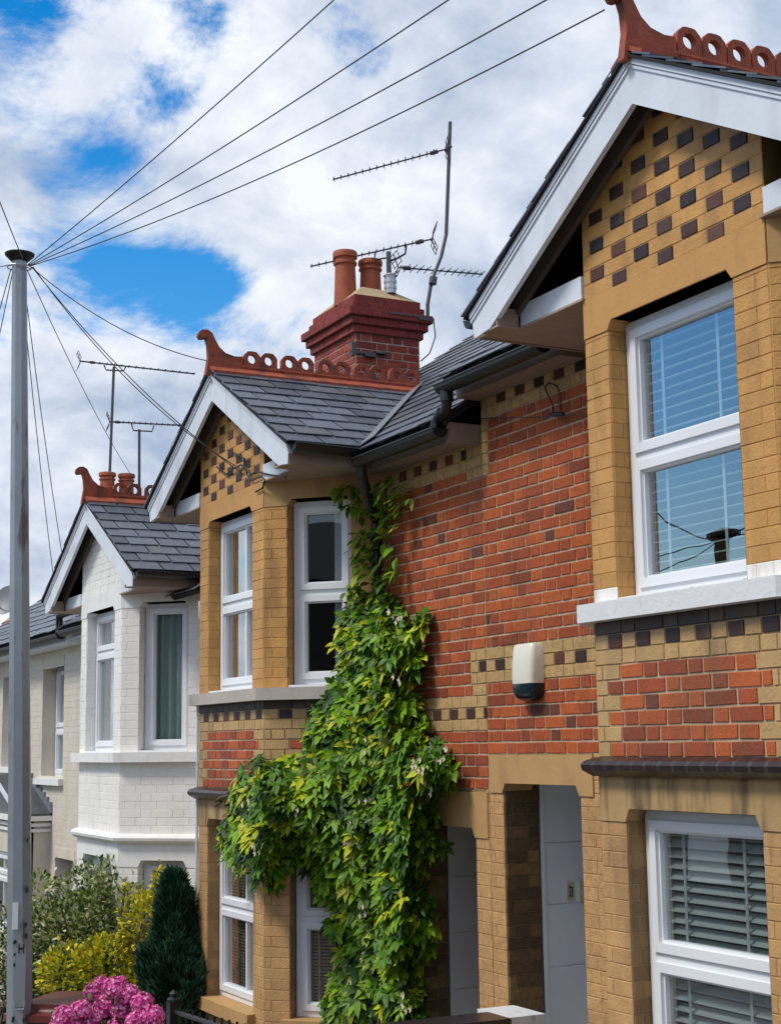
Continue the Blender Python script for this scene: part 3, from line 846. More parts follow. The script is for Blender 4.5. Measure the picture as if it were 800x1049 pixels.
k = MB(); k.lathe([(.055, 0), (.055, .04), (.062, .045), (.062, .07), (.055, .075), (.055, .1), (.062, .105), (.062, .13), (.055, .135), (.058, .17), (.07, .175), (.04, .2)], (6.545, 12.56, zc + .09), 16)
k.build('flue_cowl', M['zinc'], chim, smooth=True)
k = MB(); f = F(6.11, 12.45, 1, 0, 0, -1)
for i in range(6):
    for j in range(6): f.box(k, .27 + i * .033, .294 + i * .033, 3.43 + j * .028, 3.45 + j * .028, .004, .009)
f.box(k, .262, .468, 3.42, 3.605, .002, .006)
k.build('air_brick', M['terracotta'], chim)
k = MB()
f.box(k, -.06, .30, 3.66, 3.68, .01, .03); f.box(k, -.06, -.02, 3.63, 3.76, .01, .05); f.box(k, .08, .2, 3.635, 3.655, .006, .05); f.box(k, .2, .3, 3.655, 3.7, .006, .03)
k.build('lashing_bracket', M['alu'], chim)
k = MB(); pts = [onY(444, 326, 12.42), onY(446, 345, 12.42), onY(440, 362, 12.42), onY(431, 370, 12.43)]
k.tube(pts, .006, 6); k.build('lashing_cable', M['wire'], chim)
k = MB(); f.box(k, .62, .76, 4.035, 4.06, -.3, .12); f.box(k, .3, .72, 4.06, 4.075, .1, .115)
k.build('mast_bracket', M['alu'], chim)

# ------------------------------------------------------------------ aerials
def yagi(parent, a, b, n=14, el=.16, refl='front', up=None, r=.008):
    """boom a->b with crossing rods, X shaped reflector at a"""
    a, b = Vector(a), Vector(b); k = MB(); t = (b - a).normalized()
    k.tube([a, b], r, 6)
    side = t.cross(Vector((0, 0, 1))).normalized()
    for i in range(n):
        p = a.lerp(b, .1 + .89 * i / (n - 1)); w = el * (1 - .25 * i / n)
        upt = t.cross(side) * -1
        k.tube([p - side * w / 2, p + side * w / 2], .0045, 5)
        k.tube([p, p + Vector((0, 0, .022))], .006, 5)
    for s in (1, -1):
        for q in (-.13, -.065, 0.0, .065, .13):
            pp = a + Vector((0, 0, s * .10)) + t * .02 + side * q * .6
        k.tube([a + side * .12 + Vector((0, 0, s * .02)), a + side * .12 + Vector((0, 0, s * .13)) - t * .05], .0045, 5)
        k.tube([a - side * .12 + Vector((0, 0, s * .02)), a - side * .12 + Vector((0, 0, s * .13)) - t * .05], .0045, 5)
        for h in (.02, .07, .13): k.tube([a + side * .12 + Vector((0, 0, s * h)) - t * .05 * h / .13, a - side * .12 + Vector((0, 0, s * h)) - t * .05 * h / .13], .0045, 5)
        k.tube([a, a + Vector((0, 0, s * .13)) - t * .05], .006, 5)
    p = a.lerp(b, .1); k.tube([p - t * .04, p + t * .04], .022, 8)
    return k.build('boom', M['alu'], parent)
YA = 12.62
t = thing('tv_aerial', 'tall television aerial on cranked mast at right of the brick chimney', 'aerial', 'television aerials')
k = MB(); k.tube([onY(438, 330, 12.36), onY(438, 312, 12.36), onY(442, 288, 12.36), onY(452, 262, 12.36), onY(457, 240, 12.36), onY(459, 185, 12.36), onY(461, 125, 12.36)], .019, 8)
k.tube([onY(443, 291, 12.33), onY(444, 284, 12.33)], .04, 8); k.build('mast', M['alu'], t)
yagi(t, onY(456, 153, 12.36), onY(341, 184, 12.9), 15)
k = MB(); k.tube([onY(462, 149, 12.33), onY(456, 155, 12.39)], .022, 6); k.build('clamp', M['alu'], t)
t = thing('tv_aerial', 'pair of television aerials on short pole beside the metal flue cowl', 'aerial', 'television aerials')
p0 = onY(399, 300, YA); p1 = onY(398, 258, YA)
k = MB(); k.tube([(p0.x, p0.y, zc + .05), p1], .024, 10); k.build('mast', M['alu'], t)
yagi(t, onY(442, 245, 12.5), onY(318, 273, 13.0), 16)
k = MB(); k.tube([onY(398, 268, YA), onY(408, 264, YA), onY(415, 260, YA), onY(416, 252, YA)], .011, 6); k.tube([onY(384, 258, YA + .1), onY(384, 266, YA + .1), onY(397, 264, YA)], .009, 6); k.build('arm', M['alu'], t)
yagi(t, onY(408, 274, YA), onY(494, 281, 12.45), 12, el=.26)
# ------------------------------------------------------------------ cream houses further down, their chimney and aerials
def cream_house(y0, y1, dz, label, near):
    H = thing('terraced_house', label, 'house', 'terraced houses in the row')
    Z = lambda z: z + dz; gl = gz(y0) - .5; ze = 1.43 + dz
    f = F(XM, y1, 0, -1, -1, 0); W = y1 - y0
    u = lambda y: y1 - y
    wins = [(19.55, 18.53, -.33, 1.09), (21.75, 20.9, -.2, 1.07)] if near else [(y1 - .6, y1 - 1.5, -.3, 1.07), (y0 + 1.6, y0 + .7, -.3, 1.07)]
    lows = [(18.78, 17.92, -2.9, -1.27)] if near else []
    holes = [(u(a), u(b), Z(c), Z(d)) for a, b, c, d in wins] + [(u(a), u(b), c + dz, Z(d)) for a, b, c, d in lows]
    mb = MB()
    backing(mb, f, 0, W, gl, ze - .02, holes, col=(1, 1, 1), d1=0)
    # raised courses of painted brick
    mb.build('wall', M['cream'], H)
    nb = MB(); zz = gl
    bricks(nb, F(XM - .002, y1, 0, -1, -1, 0), gl, max(gl, -2.6), ze - .09, lambda k, z: [(0.002, W - .002, 'cream')], [(h[0], h[1], h[2], h[3]) for h in holes])
    nb.build('brick_face', M['white_brick'], H)
    for (a, b, c, d) in wins:
        lb = MB(); f.poly(lb, [(u(a) - .02, Z(d) - .03), (u(a) + .04, Z(d)), (u(b) - .04, Z(d)), (u(b) + .02, Z(d) - .03), (u(b) + .02, Z(d) + .1), (u(a) - .02, Z(d) + .1)], -.2, .012)
        lb.build('lintel', M['cream'], H)
        window(H, f, u(a) + .01, u(b) - .01, Z(c) + .01, Z(d) - .01, Z(c) + .62, .17, (), (('cur', 0, 1, 'curtain_white'),), fw=.05)
        sl = MB(); f.box(sl, u(a) - .15, u(b) + .05, Z(c) - .075, Z(c) + .005, -.17, .07); sl.build('sill', M['white_stone'], H)
    for (a, b, c, d) in lows:
        lb = MB(); f.poly(lb, [(u(a) - .02, Z(d) - .05), (u(a) + .04, Z(d)), (u(b) - .04, Z(d)), (u(b) + .02, Z(d) - .05), (u(b) + .02, Z(d) + .12), (u(a) - .02, Z(d) + .12)], -.2, .012)
        lb.build('lintel', M['cream'], H)
        window(H, f, u(a) + .01, u(b) - .01, c, Z(d) - .01, Z(d) - .35, .2, (), (), name='door_frame')
    sh = MB(); sh.box(12.3, 12.5, y0, y1, gl, ze); sh.box(XM + 2, XM + 2.1, y0 + .01, y1 - .01, gl, ze)
    for y in (y0, y1 - .1):
        zr = ze + MS * (RX - EX)
        sh.box(XM - .01 + .02, 12.3, y + .002, y + .098, gl, ze - .1)
        sh.prism([(XM, y + .002, ze - .1), (12.5, y + .002, ze - .1), (RX, y + .002, zr - .09)], [(XM, y + .098, ze - .1), (12.5, y + .098, ze - .1), (RX, y + .098, zr - .09)])
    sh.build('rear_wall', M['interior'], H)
    main_roof(H, y0, y1, ze)
    k = MB(); k.box(EX + .07, XM - .002, y0, y1, ze - .16, ze - .05); k.build('fascia', M['timber'], H)
    k = MB(); gutter_run(k, [(EX, y0 + .01, ze - .06), (EX, y1 - .01, ze - .06)], .06); k.build('gutter', M['gutter'], H)
    return H
PAL['cream'] = (lambda: jit((.63, .57, .475), .02), (.62, .56, .465), .002)
houseC = cream_house(17.582, 22.148, -.02, 'cream rendered house behind the steel pole, with slated porch gable', True)
houseD = cream_house(22.152, 26.7, -.22, 'furthest house of the row, cream with a dish beside its chimney, left edge', False)
k = MB(); k.tube([(EX + .06, 16.5, 1.6), (EX + .04, 17.3, 1.60), (EX + .02, 17.75, 1.58), (EX + .02, 17.75, 1.38)], .042, 8); k.build('downpipe', M['gutter'], houseC)
# gabled porch/bay of the cream house
k = MB(); xf = 4.72; ya, yb = 19.05, 21.5; ym = (ya + yb) / 2
gl = gz(20) - .3
wl = MB(); fp = F(xf, yb, 0, -1, -1, 0)
backing(wl, fp, 0, yb - ya, gl, -.86, [(.35, yb - ya - .35, -2.3, -1.28)], d0=-.12, d1=0, col=(1, 1, 1))
wl.box(xf + .0, XM - .002, ya, ya + .1, gl, -.86)
wl.box(xf + .0, XM - .002, yb - .1, yb, gl, -.86)
pc = wl.build('porch', M['cream'], houseC)
co = MB()
for (z0, z1, e) in ((-1.0, -.96, .03), (-.93, -.89, .05), (-.86, -.80, .1)): co.box(xf - e, XM - .003, ya - e, yb + e, z0, z1)
co.build('cornice', M['white_stone'], pc)
window(houseC, fp, .36, yb - ya - .36, -2.29, -1.29, -1.6, .05, (.5,), ())
za = -.34; zf = -.80
g = MB(); g.prism([(xf - .02, ya - .02, zf), (xf - .02, yb + .02, zf), (xf - .02, ym, za - .05)], [(xf + .04, ya - .02, zf), (xf + .04, yb + .02, zf), (xf + .04, ym, za - .05)], (.06, .065, .08))
g.build('porch_gable', M['slate'], pc)
for sd, yy in ((1, yb + .1), (-1, ya - .1)):
    rfm = MB()
    b = [(xf - .08, ym, za), (XM - .004, ym, za), (XM - .004, yy, zf), (xf - .08, yy, zf)]
    rfm.prism(b, [(p[0], p[1], p[2] + .03) for p in b], (.07, .075, .085)); rfm.build('porch_roof', M['slate'], pc)
    bb = MB(); b = [(xf - .085, ym, za - .075), (xf - .085, yy, zf - .06), (xf - .085, yy, zf + .02), (xf - .085, ym, za + .02)]
    bb.prism(b, [(p[0] + .03, p[1], p[2]) for p in b]); bb.build('bargeboard', M['timber'], pc)
    ld = MB()
    for i in range(8):
        t0, t1 = i / 8, (i + 1) / 8
        y_0, y_1 = ym + (yy - ym) * t0, ym + (yy - ym) * t1; z_0, z_1 = za + (zf - za) * t0, za + (zf - za) * t1
        ld.box(XM - .03, XM - .006, min(y_0, y_1), max(y_0, y_1), z_1 + .0, z_0 + .11)
    ld.build('stepped_flashing', M['lead'], pc)

cc, zcc = stack(houseC, 6.45, 7.1, 21.7, 22.6, 2.2, 3.6, 3.28)
for (x, y) in ((6.62, 22.1), (6.92, 22.1)): pot(cc, x, y, zcc + .03, 4.17 - zcc - .03, .125)
cd, zcd = stack(houseD, 6.95, 7.45, 30.6, 31.4, 1.0, 2.2, 2.05) if False else stack(houseD, 6.2, 6.75, 26.3, 26.9, 1.2, 2.2, 1.87)
pot(cd, 6.4, 26.6, zcd + .03, .35, .11)
t = thing('satellite_dish', 'grey satellite dish beside the far chimney at left edge', 'satellite dish')
k = MB(); c = onY(9, 616, 26.2); nrm = Vector((-.75, -.6, .3)).normalized(); a1 = nrm.orthogonal().normalized(); a2 = nrm.cross(a1)
for i in range(24):
    A, B = 2 * pi * i / 24, 2 * pi * (i + 1) / 24
    for (r0, r1) in ((0, .17), (.17, .27)):
        h = lambda r: nrm * (r * r * .9)
        k.face([c + (a1 * cos(A) + a2 * sin(A)) * r0 + h(r0), c + (a1 * cos(A) + a2 * sin(A)) * r1 + h(r1), c + (a1 * cos(B) + a2 * sin(B)) * r1 + h(r1), c + (a1 * cos(B) + a2 * sin(B)) * r0 + h(r0)])
k.build('reflector', M['dish'], t, smooth=True)
k = MB(); k.tube([c, c - nrm * .12, Vector((6.45, 26.35, c.z - .25))], .02, 6); k.tube([c - a2 * .2, c + nrm * .3], .012, 6); k.build('bracket', M['alu'], t)
t = thing('tv_aerial', 'higher of two aerials standing behind the white house ridge', 'aerial', 'television aerials')
Y2 = 22.05
k = MB(); k.tube([onY(112, 505, Y2), onY(117, 376, Y2)], .022, 8); k.build('mast', M['alu'], t)
yagi(t, onY(83, 370, Y2), onY(200, 383, Y2 - .3), 15, el=.2, r=.012)
k = MB(); k.tube([onY(107, 374, Y2), onY(109, 379, Y2), onY(127, 380, Y2), onY(129, 376, Y2)], .012, 6); k.build('arm', M['alu'], t)
t = thing('tv_aerial', 'lower of two aerials standing behind the white house ridge', 'aerial', 'television aerials')
k = MB(); k.tube([onY(143, 505, Y2), onY(143, 440, Y2)], .022, 8); k.build('mast', M['alu'], t)
yagi(t, onY(113, 432, Y2), onY(190, 436, Y2 - .3), 13, el=.26, r=.012)
k = MB(); k.tube([onY(135, 434, Y2), onY(137, 441, Y2), onY(156, 442, Y2), onY(158, 436, Y2)], .012, 6); k.build('arm', M['alu'], t)

# ------------------------------------------------------------------ alarm box, hook and loose cables
t = thing('alarm_box', 'cream burglar alarm box with dark blue lens on red brick wall', 'alarm box')
f = F(XM, 8.0, 0, -1, -1, 0); k = MB()
uu0, uu1 = .02, .265
n = 10
def sec(z, wk, dp): 
    c = (uu0 + uu1) / 2; hw = (uu1 - uu0) / 2 * wk; pts = []
    for i in range(n + 1):
        a = pi * i / n; q = .35
        x = -cos(a); y = sin(a); 
        x = math.copysign(abs(x) ** q, x); y = abs(y) ** q
        pts.append(f.p(c + hw * x, z, .006 + dp * y))
    return pts
prof = [(.61, .8, .05), (.605, .9, .075), (.59, .96, .085), (.5, 1., .095), (.42, .98, .10), (.39, .965, .10), (.365, .955, .099)]
for (p, q) in zip(prof[:-1], prof[1:]):
    A, B = sec(*p), sec(*q)
    for i in range(n): k.face([A[i], A[i + 1], B[i + 1], B[i]])
k.face(sec(*prof[0])); k.build('case', M['alarm'], t, smooth=True)
k = MB(); prof = [(.365, .955, .099), (.32, .93, .098), (.285, .8, .088), (.262, .5, .06)]
for (p, q) in zip(prof[:-1], prof[1:]):
    A, B = sec(*p), sec(*q)
    for i in range(n): k.face([A[i], A[i + 1], B[i + 1], B[i]])
k.face(sec(*prof[-1])); k.build('lens', M['alarm_dark'], t, smooth=True)
t = MB(); w = lambda x, y, X=5.0: onX(x, y, X)
t.tube([w(566, 425), w(566, 415), w(561, 405), w(558, 397), w(562, 392), w(570, 395), w(574, 405), w(574, 426)], .006, 6)
t.tube([w(436, 428), w(500, 428.5), w(565, 427), w(600, 425)], .0035, 5); t.tube([w(564, 424), w(577, 424)], .012, 6)
tag(t.build('wire_loop', M['wire']), 'loop of black cable hooked under the eaves of the red wall', 'cable')
t = MB(); w = lambda x, y, X=4.375: onX(x, y, X)
t.tube([w(222, 478), w(232, 486), w(240, 480), w(247, 476), w(254, 480), w(256, 487), w(262, 483), w(275, 486), w(293, 489)], .007, 6)
t.tube([w(254, 480), w(253, 486), w(258, 492), w(268, 488), w(272, 492), w(269, 500), w(262, 504)], .007, 6)
t.tube([w(243, 478), w(246, 484), w(250, 478), w(251, 470), w(236, 462)], .006, 6)
tag(t.build('loose_cables', M['wire']), 'tangle of loose telephone cable on the ochre gable', 'cable')

# ------------------------------------------------------------------ steel pole and wires
pb_ = onX(20.5, 1049, 3.02); ptop = onY(20.5, 268, pb_.y + .02)
gzp = gz(pb_.y)
dirp = (ptop - pb_); base = pb_ + dirp * ((gzp - pb_.z) / dirp.z)
t = thing('telegraph_pole', 'tall grey steel pole with dark cap and rust marks', 'pole')
k = MB(); k.tube([base, pb_.lerp(ptop, .0), pb_.lerp(ptop, .5), ptop], [.112, .103, .082, .062], 8); k.build('shaft', M['steel'], t)
k = MB(); k.lathe([(.05, 0), (.07, -.0), (.12, .05), (.125, .065), (.06, .085), (.02, .09)], ptop, 20); k.build('cap', M['black'], t)
k = MB()
for a in range(6): k.tube([ptop + Vector((.06 * cos(a * pi / 3), .06 * sin(a * pi / 3), -.04)), ptop + Vector((.1 * cos(a * pi / 3), .1 * sin(a * pi / 3), -.05))], .006, 5)
k.tube([ptop + Vector((.1 * cos(a * pi / 6), .1 * sin(a * pi / 6), -.05)) for a in range(13)], .006, 5); k.build('wire_ring', M['zinc'], t)
vd = (-pb_).normalized(); vd.z = 0; vd.normalize(); sdv = Vector((-vd.y, vd.x, 0))
fp = F(pb_.x, pb_.y, -sdv.x, -sdv.y, vd.x, vd.y)
if (Vector((fp.ux, fp.uy, 0)).dot(right)) < 0: fp = F(pb_.x, pb_.y, sdv.x, sdv.y, vd.x, vd.y)
zp = lambda y: -(y - 779) / 117.5
k = MB(); fp.box(k, -.04, .035, zp(1008), zp(957), .098, .112); k.build('cover_plate', M['steel'], t)
k = MB()
for (x, y, w, h) in ((24, 936, .012, .03), (25, 946, .01, .04), (12, 951, .014, .03), (10, 971, .009, .025), (12, 1019, .012, .045), (24, 1020, .011, .03), (11, 1034, .018, .05), (13, 962, .008, .02), (25, 905, .008, .05), (24, 860, .006, .03)):
    uu = max(-.05, min(.035, (x - 20.5) / 117.5)); zc_ = zp(y)
    fp.poly(k, [(uu - w, zc_ - h * .4), (uu + w * .3, zc_ - h * .5), (uu + w, zc_), (uu + w * .6, zc_ + h * .5), (uu - w * .7, zc_ + h * .35)], .05, .1085 - abs(uu) * .12)
k.build('rust_patches', M['black'], t)
k = MB(); fp.box(k, -.075, -.03, zp(940), zp(916), .094, .1); k.build('notice', M['upvc'], t)
k = MB()
for u0, u1, z0, z1 in ((-.022, -.012, zp(961), zp(953)), (.012, .022, zp(961), zp(953)), (-.012, .012, zp(958), zp(956))): fp.box(k, u0, u1, z0, z1, .113, .116)
k.build('letter_mark', M['black'], t)
k = MB(); k.tube([fp.p(-.045, zp(1003), .112), fp.p(-.04, zp(1010), .112), fp.p(.03, zp(1010), .112), fp.p(.036, zp(1003), .112)], .006, 6); k.build('strap', M['zinc'], t)
def wire(label, a, b, sag=.1, r=.0042):
    a, b = Vector(a), Vector(b); pts = []
    for i in range(17):
        s = i / 16; p = a.lerp(b, s); p.z -= sag * 4 * s * (1 - s); pts.append(p)
    k = MB(); k.tube(pts, r, 5)
    return tag(k.build('telephone_wire', M['wire']), label, 'wire', 'telephone wires from the steel pole')
pt = ptop + Vector((0, 0, .0))
def far(x, y, X): return onX(x, y, X)
side = lambda dx, dy, dz=-.045: ptop + Vector((dx, dy, dz))
q = onX(700, -330, 4.0); wire('topmost wire running up to the top of the photo', side(.05, -.08), q, .06)
q = onX(760, -205, 4.0); wire('second wire from the top of the fan above the chimney', side(.06, -.08), q, .06)
q = onX(800, -138, 4.1); wire('third wire of the fan above the chimney', side(.07, -.07), q, .08)
q = onX(619, 10, 4.1); wire('lowest wire of the fan, reaching the right ridge horn', side(.08, -.07), q, .10)
wire('wire from the pole to the middle house ridge horn', side(.1, -.02), onX(214, 370, 4.2), .12)
wire('upper of two close wires to the ochre gable', side(.1, -.03), onX(251, 487, 4.37), .12)
wire('lower of two close wires to the ochre gable', side(.1, -.05), onX(246, 480, 4.37), .17)
wire('wire passing behind the aerials to the far roof', side(.08, .06), onY(135, 487, 21.9), .1)
wire('left of two steep wires behind the white gable', side(.03, .09), onX(62, 640, 4.7), .15)
wire('right of two steep wires behind the white gable', side(.05, .09), onX(75, 630, 4.7), .15)
q = onX(-60, 600, 4.7); wire('steep wire at left edge, lower of two', side(-.03, .09), q, .15)
q = onX(-75, 560, 4.7); wire('steep wire at left edge, upper of two', side(-.05, .09), q, .15)
q = onY(-60, 40, 6.0); wire('wire rising from the pole cap to the left edge', side(0, -.1, .0), q, .03)
q = onY(-120, 285, 19.0); wire('level wire leaving the pole cap to the left', side(-.1, 0), q, .05)

# ------------------------------------------------------------------ plants
def leaf(mb, p, d, n, L, W, col, fold=.25, droop=.15):
    """lance-shaped leaf folded on its midrib, tip bending down"""
    d = d.normalized(); s = d.cross(n)
    if s.length < 1e-4: s = d.orthogonal()
    s.normalize(); n = s.cross(d).normalized()
    P = lambda a, b, h: p + d * (a * L) + s * (b * W) + n * (h * L) + Vector((0, 0, -droop * L * a * a))
    m0, m1, m2, tip = P(0, 0, 0), P(.38, 0, 0), P(.72, 0, 0), P(1.0, 0, 0)
    c2 = (col[0] * .94, col[1] * .94, col[2] * .94)
    for sg in (1, -1):
        a, b = P(.35, sg * .5, fold * .12), P(.7, sg * .36, fold * .1)
        c = col if sg > 0 else c2
        mb.face([m0, m1, a] if sg > 0 else [m0, a, m1], c)
        mb.face([m1, m2, b, a] if sg > 0 else [m1, a, b, m2], c)
        mb.face([m2, tip, b] if sg > 0 else [m2, b, tip], c)
def inpoly(x, y, P):
    r = False; j = len(P) - 1
    for i in range(len(P)):
        if (P[i][1] > y) != (P[j][1] > y) and x < (P[j][0] - P[i][0]) * (y - P[i][1]) / (P[j][1] - P[i][1]) + P[i][0]: r = not r
        j = i
    return r
def edge_dist(x, y, P):
    b = 1e9
    for i in range(len(P)):
        x0, y0 = P[i]; x1, y1 = P[(i + 1) % len(P)]
        dx, dy = x1 - x0, y1 - y0; t = max(0, min(1, ((x - x0) * dx + (y - y0) * dy) / (dx * dx + dy * dy + 1e-9)))
        b = min(b, math.hypot(x - x0 - t * dx, y - y0 - t * dy))
    return b
def wallpoint(x, y):
    """where the sight line through (x,y) meets the middle house: front, canted side or main wall; with the outward normal"""
    r = ray(x, y); best = None
    t = XF / r.x; p = r * t
    if 10.575 <= p.y <= 12.2: best = (t, Vector((-1, 0, 0)))
    t = (XF + 10.575) / (r.x + r.y); p = r * t
    if XF <= p.x <= XM and (best is None or t < best[0]): best = (t, Vector((-.707, -.707, 0)))
    t = XM / r.x; p = r * t
    if p.y <= 9.93 and (best is None or t < best[0]): best = (t, Vector((-1, 0, 0)))
    return r, best
VM = [(352, 632), (375, 606), (405, 612), (418, 640), (440, 624), (443, 640), (430, 665), (445, 690), (424, 706), (440, 740), (455, 760), (474, 795), (455, 815), (447, 842), (456, 870), (440, 900), (452, 950),
      (430, 990), (442, 1060), (338, 1060), (333, 1030), (345, 1000), (352, 965), (338, 960), (330, 938), (344, 925), (322, 912), (325, 895), (310, 878), (297, 878), (290, 907), (262, 907), (250, 890),
      (232, 880), (229, 850), (238, 812), (245, 790), (255, 785), (275, 770), (300, 777), (318, 770), (322, 740), (330, 715), (345, 700), (352, 690), (345, 660)]
VU = [(336, 498), (350, 492), (375, 500), (400, 488), (420, 492), (424, 512), (408, 545), (402, 560), (412, 582), (398, 612), (350, 612), (366, 590), (360, 556), (372, 528), (350, 520)]
VD = [(405, 640), (440, 622), (443, 640), (425, 700), (405, 700)]
vine = thing('climbing_plant', 'large evergreen climber covering the corner of the ochre bay', 'climbing plant')
lm = MB(); fl = MB()
def vine_leaf(x, y, depth, size=1.0, dark=False):
    r, b = wallpoint(x, y)
    if not b: return
    t, n = b
    cosv = abs(n.dot(r)) / r.length
    p = r * (t - depth / (cosv * r.length) * 1.0)
    out = n + Vector((ru(-.7, .7), ru(-.7, .7), ru(-.9, .35))); out.normalize()
    nr = (n * .5 + Vector((ru(-.4, .4), ru(-.4, .4), 1.0)) * .9).normalized()
    L = ru(.075, .12) * size
    q = rnd()
    if dark: c = jit((.012, .038, .006), .3)  # inner filler leaves: shade of the gaps put into their colour
    elif q < .12: c = jit((.36, .42, .035), .2)
    elif q < .5: c = jit((.145, .28, .010), .25)
    else: c = jit((.07, .16, .008), .3)
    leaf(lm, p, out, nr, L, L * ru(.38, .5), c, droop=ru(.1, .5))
cl = []
while len(cl) < 1500:                                   # whorls: 5-7 leaves from one shoot tip
    x, y = ru(225, 478), ru(600, 1062)
    if inpoly(x, y, VM): cl.append((x, y, edge_dist(x, y, VM)))
def whorl(x, y, depth, size=1.0, pale=False):
    r, b = wallpoint(x, y)
    if not b: return
    t, n = b
    p = r * (t - depth / abs(n.dot(r)))
    ax = (n + Vector((ru(-.5, .5), ru(-.5, .5), ru(.0, 1.0)))).normalized()
    e1 = ax.orthogonal().normalized(); e2 = ax.cross(e1); k = random.randint(6, 9); a0 = ru(0, 6)
    tone = rnd()
    for i in range(k):
        A = a0 + 2 * pi * i / k + ru(-.25, .25); rad_ = e1 * cos(A) + e2 * sin(A)
        d = (ax * ru(.15, .7) + rad_ + Vector((0, 0, -.25))).normalized()
        L = ru(.066, .112) * size
        if tone < .16: c = jit((.42, .46, .016), .25)
        elif tone < .52: c = jit((.17, .32, .010), .3)
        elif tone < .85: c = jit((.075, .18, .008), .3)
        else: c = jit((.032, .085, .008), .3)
        leaf(lm, p + ax * ru(0, .03), d, (ax + Vector((0, 0, .4))).normalized(), L, L * ru(.44, .56), c, droop=ru(.15, .45))
for x, y, e in cl:
    dm = min(.34, .05 + e / 110.)
    dp = dm * (.3 + .7 * sqrt(rnd()))
    if y < 690: dp *= .8
    whorl(x, y, max(.03, dp))
n = 0
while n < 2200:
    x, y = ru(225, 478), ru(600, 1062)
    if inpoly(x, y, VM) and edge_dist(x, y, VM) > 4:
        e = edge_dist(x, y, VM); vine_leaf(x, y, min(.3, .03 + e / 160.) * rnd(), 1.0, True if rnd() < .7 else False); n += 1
n = 0
while n < 300:
    x, y = ru(330, 430), ru(485, 620)
    if inpoly(x, y, VU):
        vine_leaf(x, y, ru(.02, .16), 1.05); n += 1
for i in range(22):                                    # small cream flowers
    while True:
        x, y = ru(235, 470), ru(620, 1040)
        if inpoly(x, y, VM): break
    r, b = wallpoint(x, y)
    if not b: continue
    e = edge_dist(x, y, VM); dd = min(.34, .08 + e / 110.) + .02
    for j in range(random.randint(3, 7)):
        p = r * (b[0] - dd / (abs(b[1].dot(r)) / r.length * r.length)) + Vector((ru(-.04, .04), ru(-.05, .05), ru(-.05, .05)))
        for a in range(4):
            A = a * pi / 2; dv = Vector((-.5, cos(A), sin(A)))
            leaf(fl, p, dv, Vector((-1, 0, 0)), .028, .02, jit((.75, .68, .5), .08), droop=0)
lm.build('leaves', M['leaf'], vine); fl.build('flowers', M['petal'], vine)
sb = MB()
for (x0, y0_, z0, x1, y1_, z1) in ((4.98, 9.75, gz(10), 4.98, 9.72, 1.9), (4.9, 9.86, gz(10), 4.82, 10.0, .2), (4.7, 10.1, -.4, 4.3, 10.9, -.3), (4.3, 10.9, -.3, 4.32, 11.4, -.45), (4.8, 9.7, gz(10), 4.95, 9.3, .2)):
    pts = [Vector((x0, y0_, z0)).lerp(Vector((x1, y1_, z1)), i / 8) + Vector((ru(-.03, .03), ru(-.03, .03), 0)) for i in range(9)]
    sb.tube(pts, [.016 - .001 * i for i in range(9)], 6)
sb.build('stems', M['bark'], vine)

def bush(name, label, cat, lumps, nleaf, cols, L, stems, material='bush_leaf', wr=.5, up=.3, group=None):
    b = thing(name, label, cat, group); mb = MB(); tot = sum(l[3] * l[4] * l[5] for l in lumps)
    for (cx, cy, cz, rx, ry, rz) in lumps:
        for i in range(int(nleaf * rx * ry * rz / tot)):
            while True:
                v = Vector((ru(-1, 1), ru(-1, 1), ru(-1, 1)))
                if .1 < v.length < 1: break
            k = v.length ** .45 / v.length
            if rnd() < .12: k *= ru(1, 1.25)
            p = Vector((cx + v.x * k * rx, cy + v.y * k * ry, cz + v.z * k * rz))
            d = (v.normalized() + Vector((ru(-.8, .8), ru(-.8, .8), ru(-.5, .9) + up)))
            w, c = random.choices(cols, [q[0] for q in cols])[0]
            l = L * ru(.7, 1.25)
            leaf(mb, p, d, Vector((ru(-.5, .5), ru(-.5, .5), 1)), l, l * wr, jit(c, .22), droop=ru(0, .4))
    mb.build('foliage', M[material], b)
    sm = MB()
    for i in range(stems):
        cx, cy, cz, rx, ry, rz = random.choice(lumps)
        x, y = lumps[0][0] + ru(-.15, .15), lumps[0][1] + ru(-.15, .15)
        q = Vector((cx + ru(-rx, rx) * .7, cy + ru(-ry, ry) * .7, cz + rz * ru(.3, 1.0)))
        a = Vector((x, y, gz(y))); mid = a.lerp(q, .5) + Vector((ru(-.06, .06), ru(-.06, .06), .1))
        sm.tube([a, mid, q], [.016, .011, .005], 5)
    sm.build('stems', M['bark'], b)
    return b
GV = [(3, (.09, .16, .03)), (1.5, (.04, .085, .02)), (3, (.6, .62, .38)), (3, (.33, .38, .08))]
def at(x, y, d):
    r = ray(x, y); return r * (d / FPX)
c = at(88, 940, 14.3)
bush('variegated_shrub', 'tall green and white variegated shrub in front of the white house', 'shrub',
     [(c.x, c.y, c.z - .3, .48, .5, .55), (c.x - .30, c.y + .35, c.z - .35, .42, .42, .5), (c.x + .25, c.y - .2, c.z - .1, .4, .4, .5), (c.x + .22, c.y - .1, c.z + .3, .2, .2, .28), (c.x - .1, c.y + .1, c.z - .8, .5, .5, .5), (c.x + .05, c.y + .15, c.z + .15, .3, .3, .35), (c.x - .3, c.y + .5, c.z + .1, .2, .22, .3)],
     15000, GV, .062, 26)
c = at(112, 975, 13.6)
GY = [(5, (.74, .62, .03)), (3, (.48, .50, .04)), (3, (.18, .25, .03))]
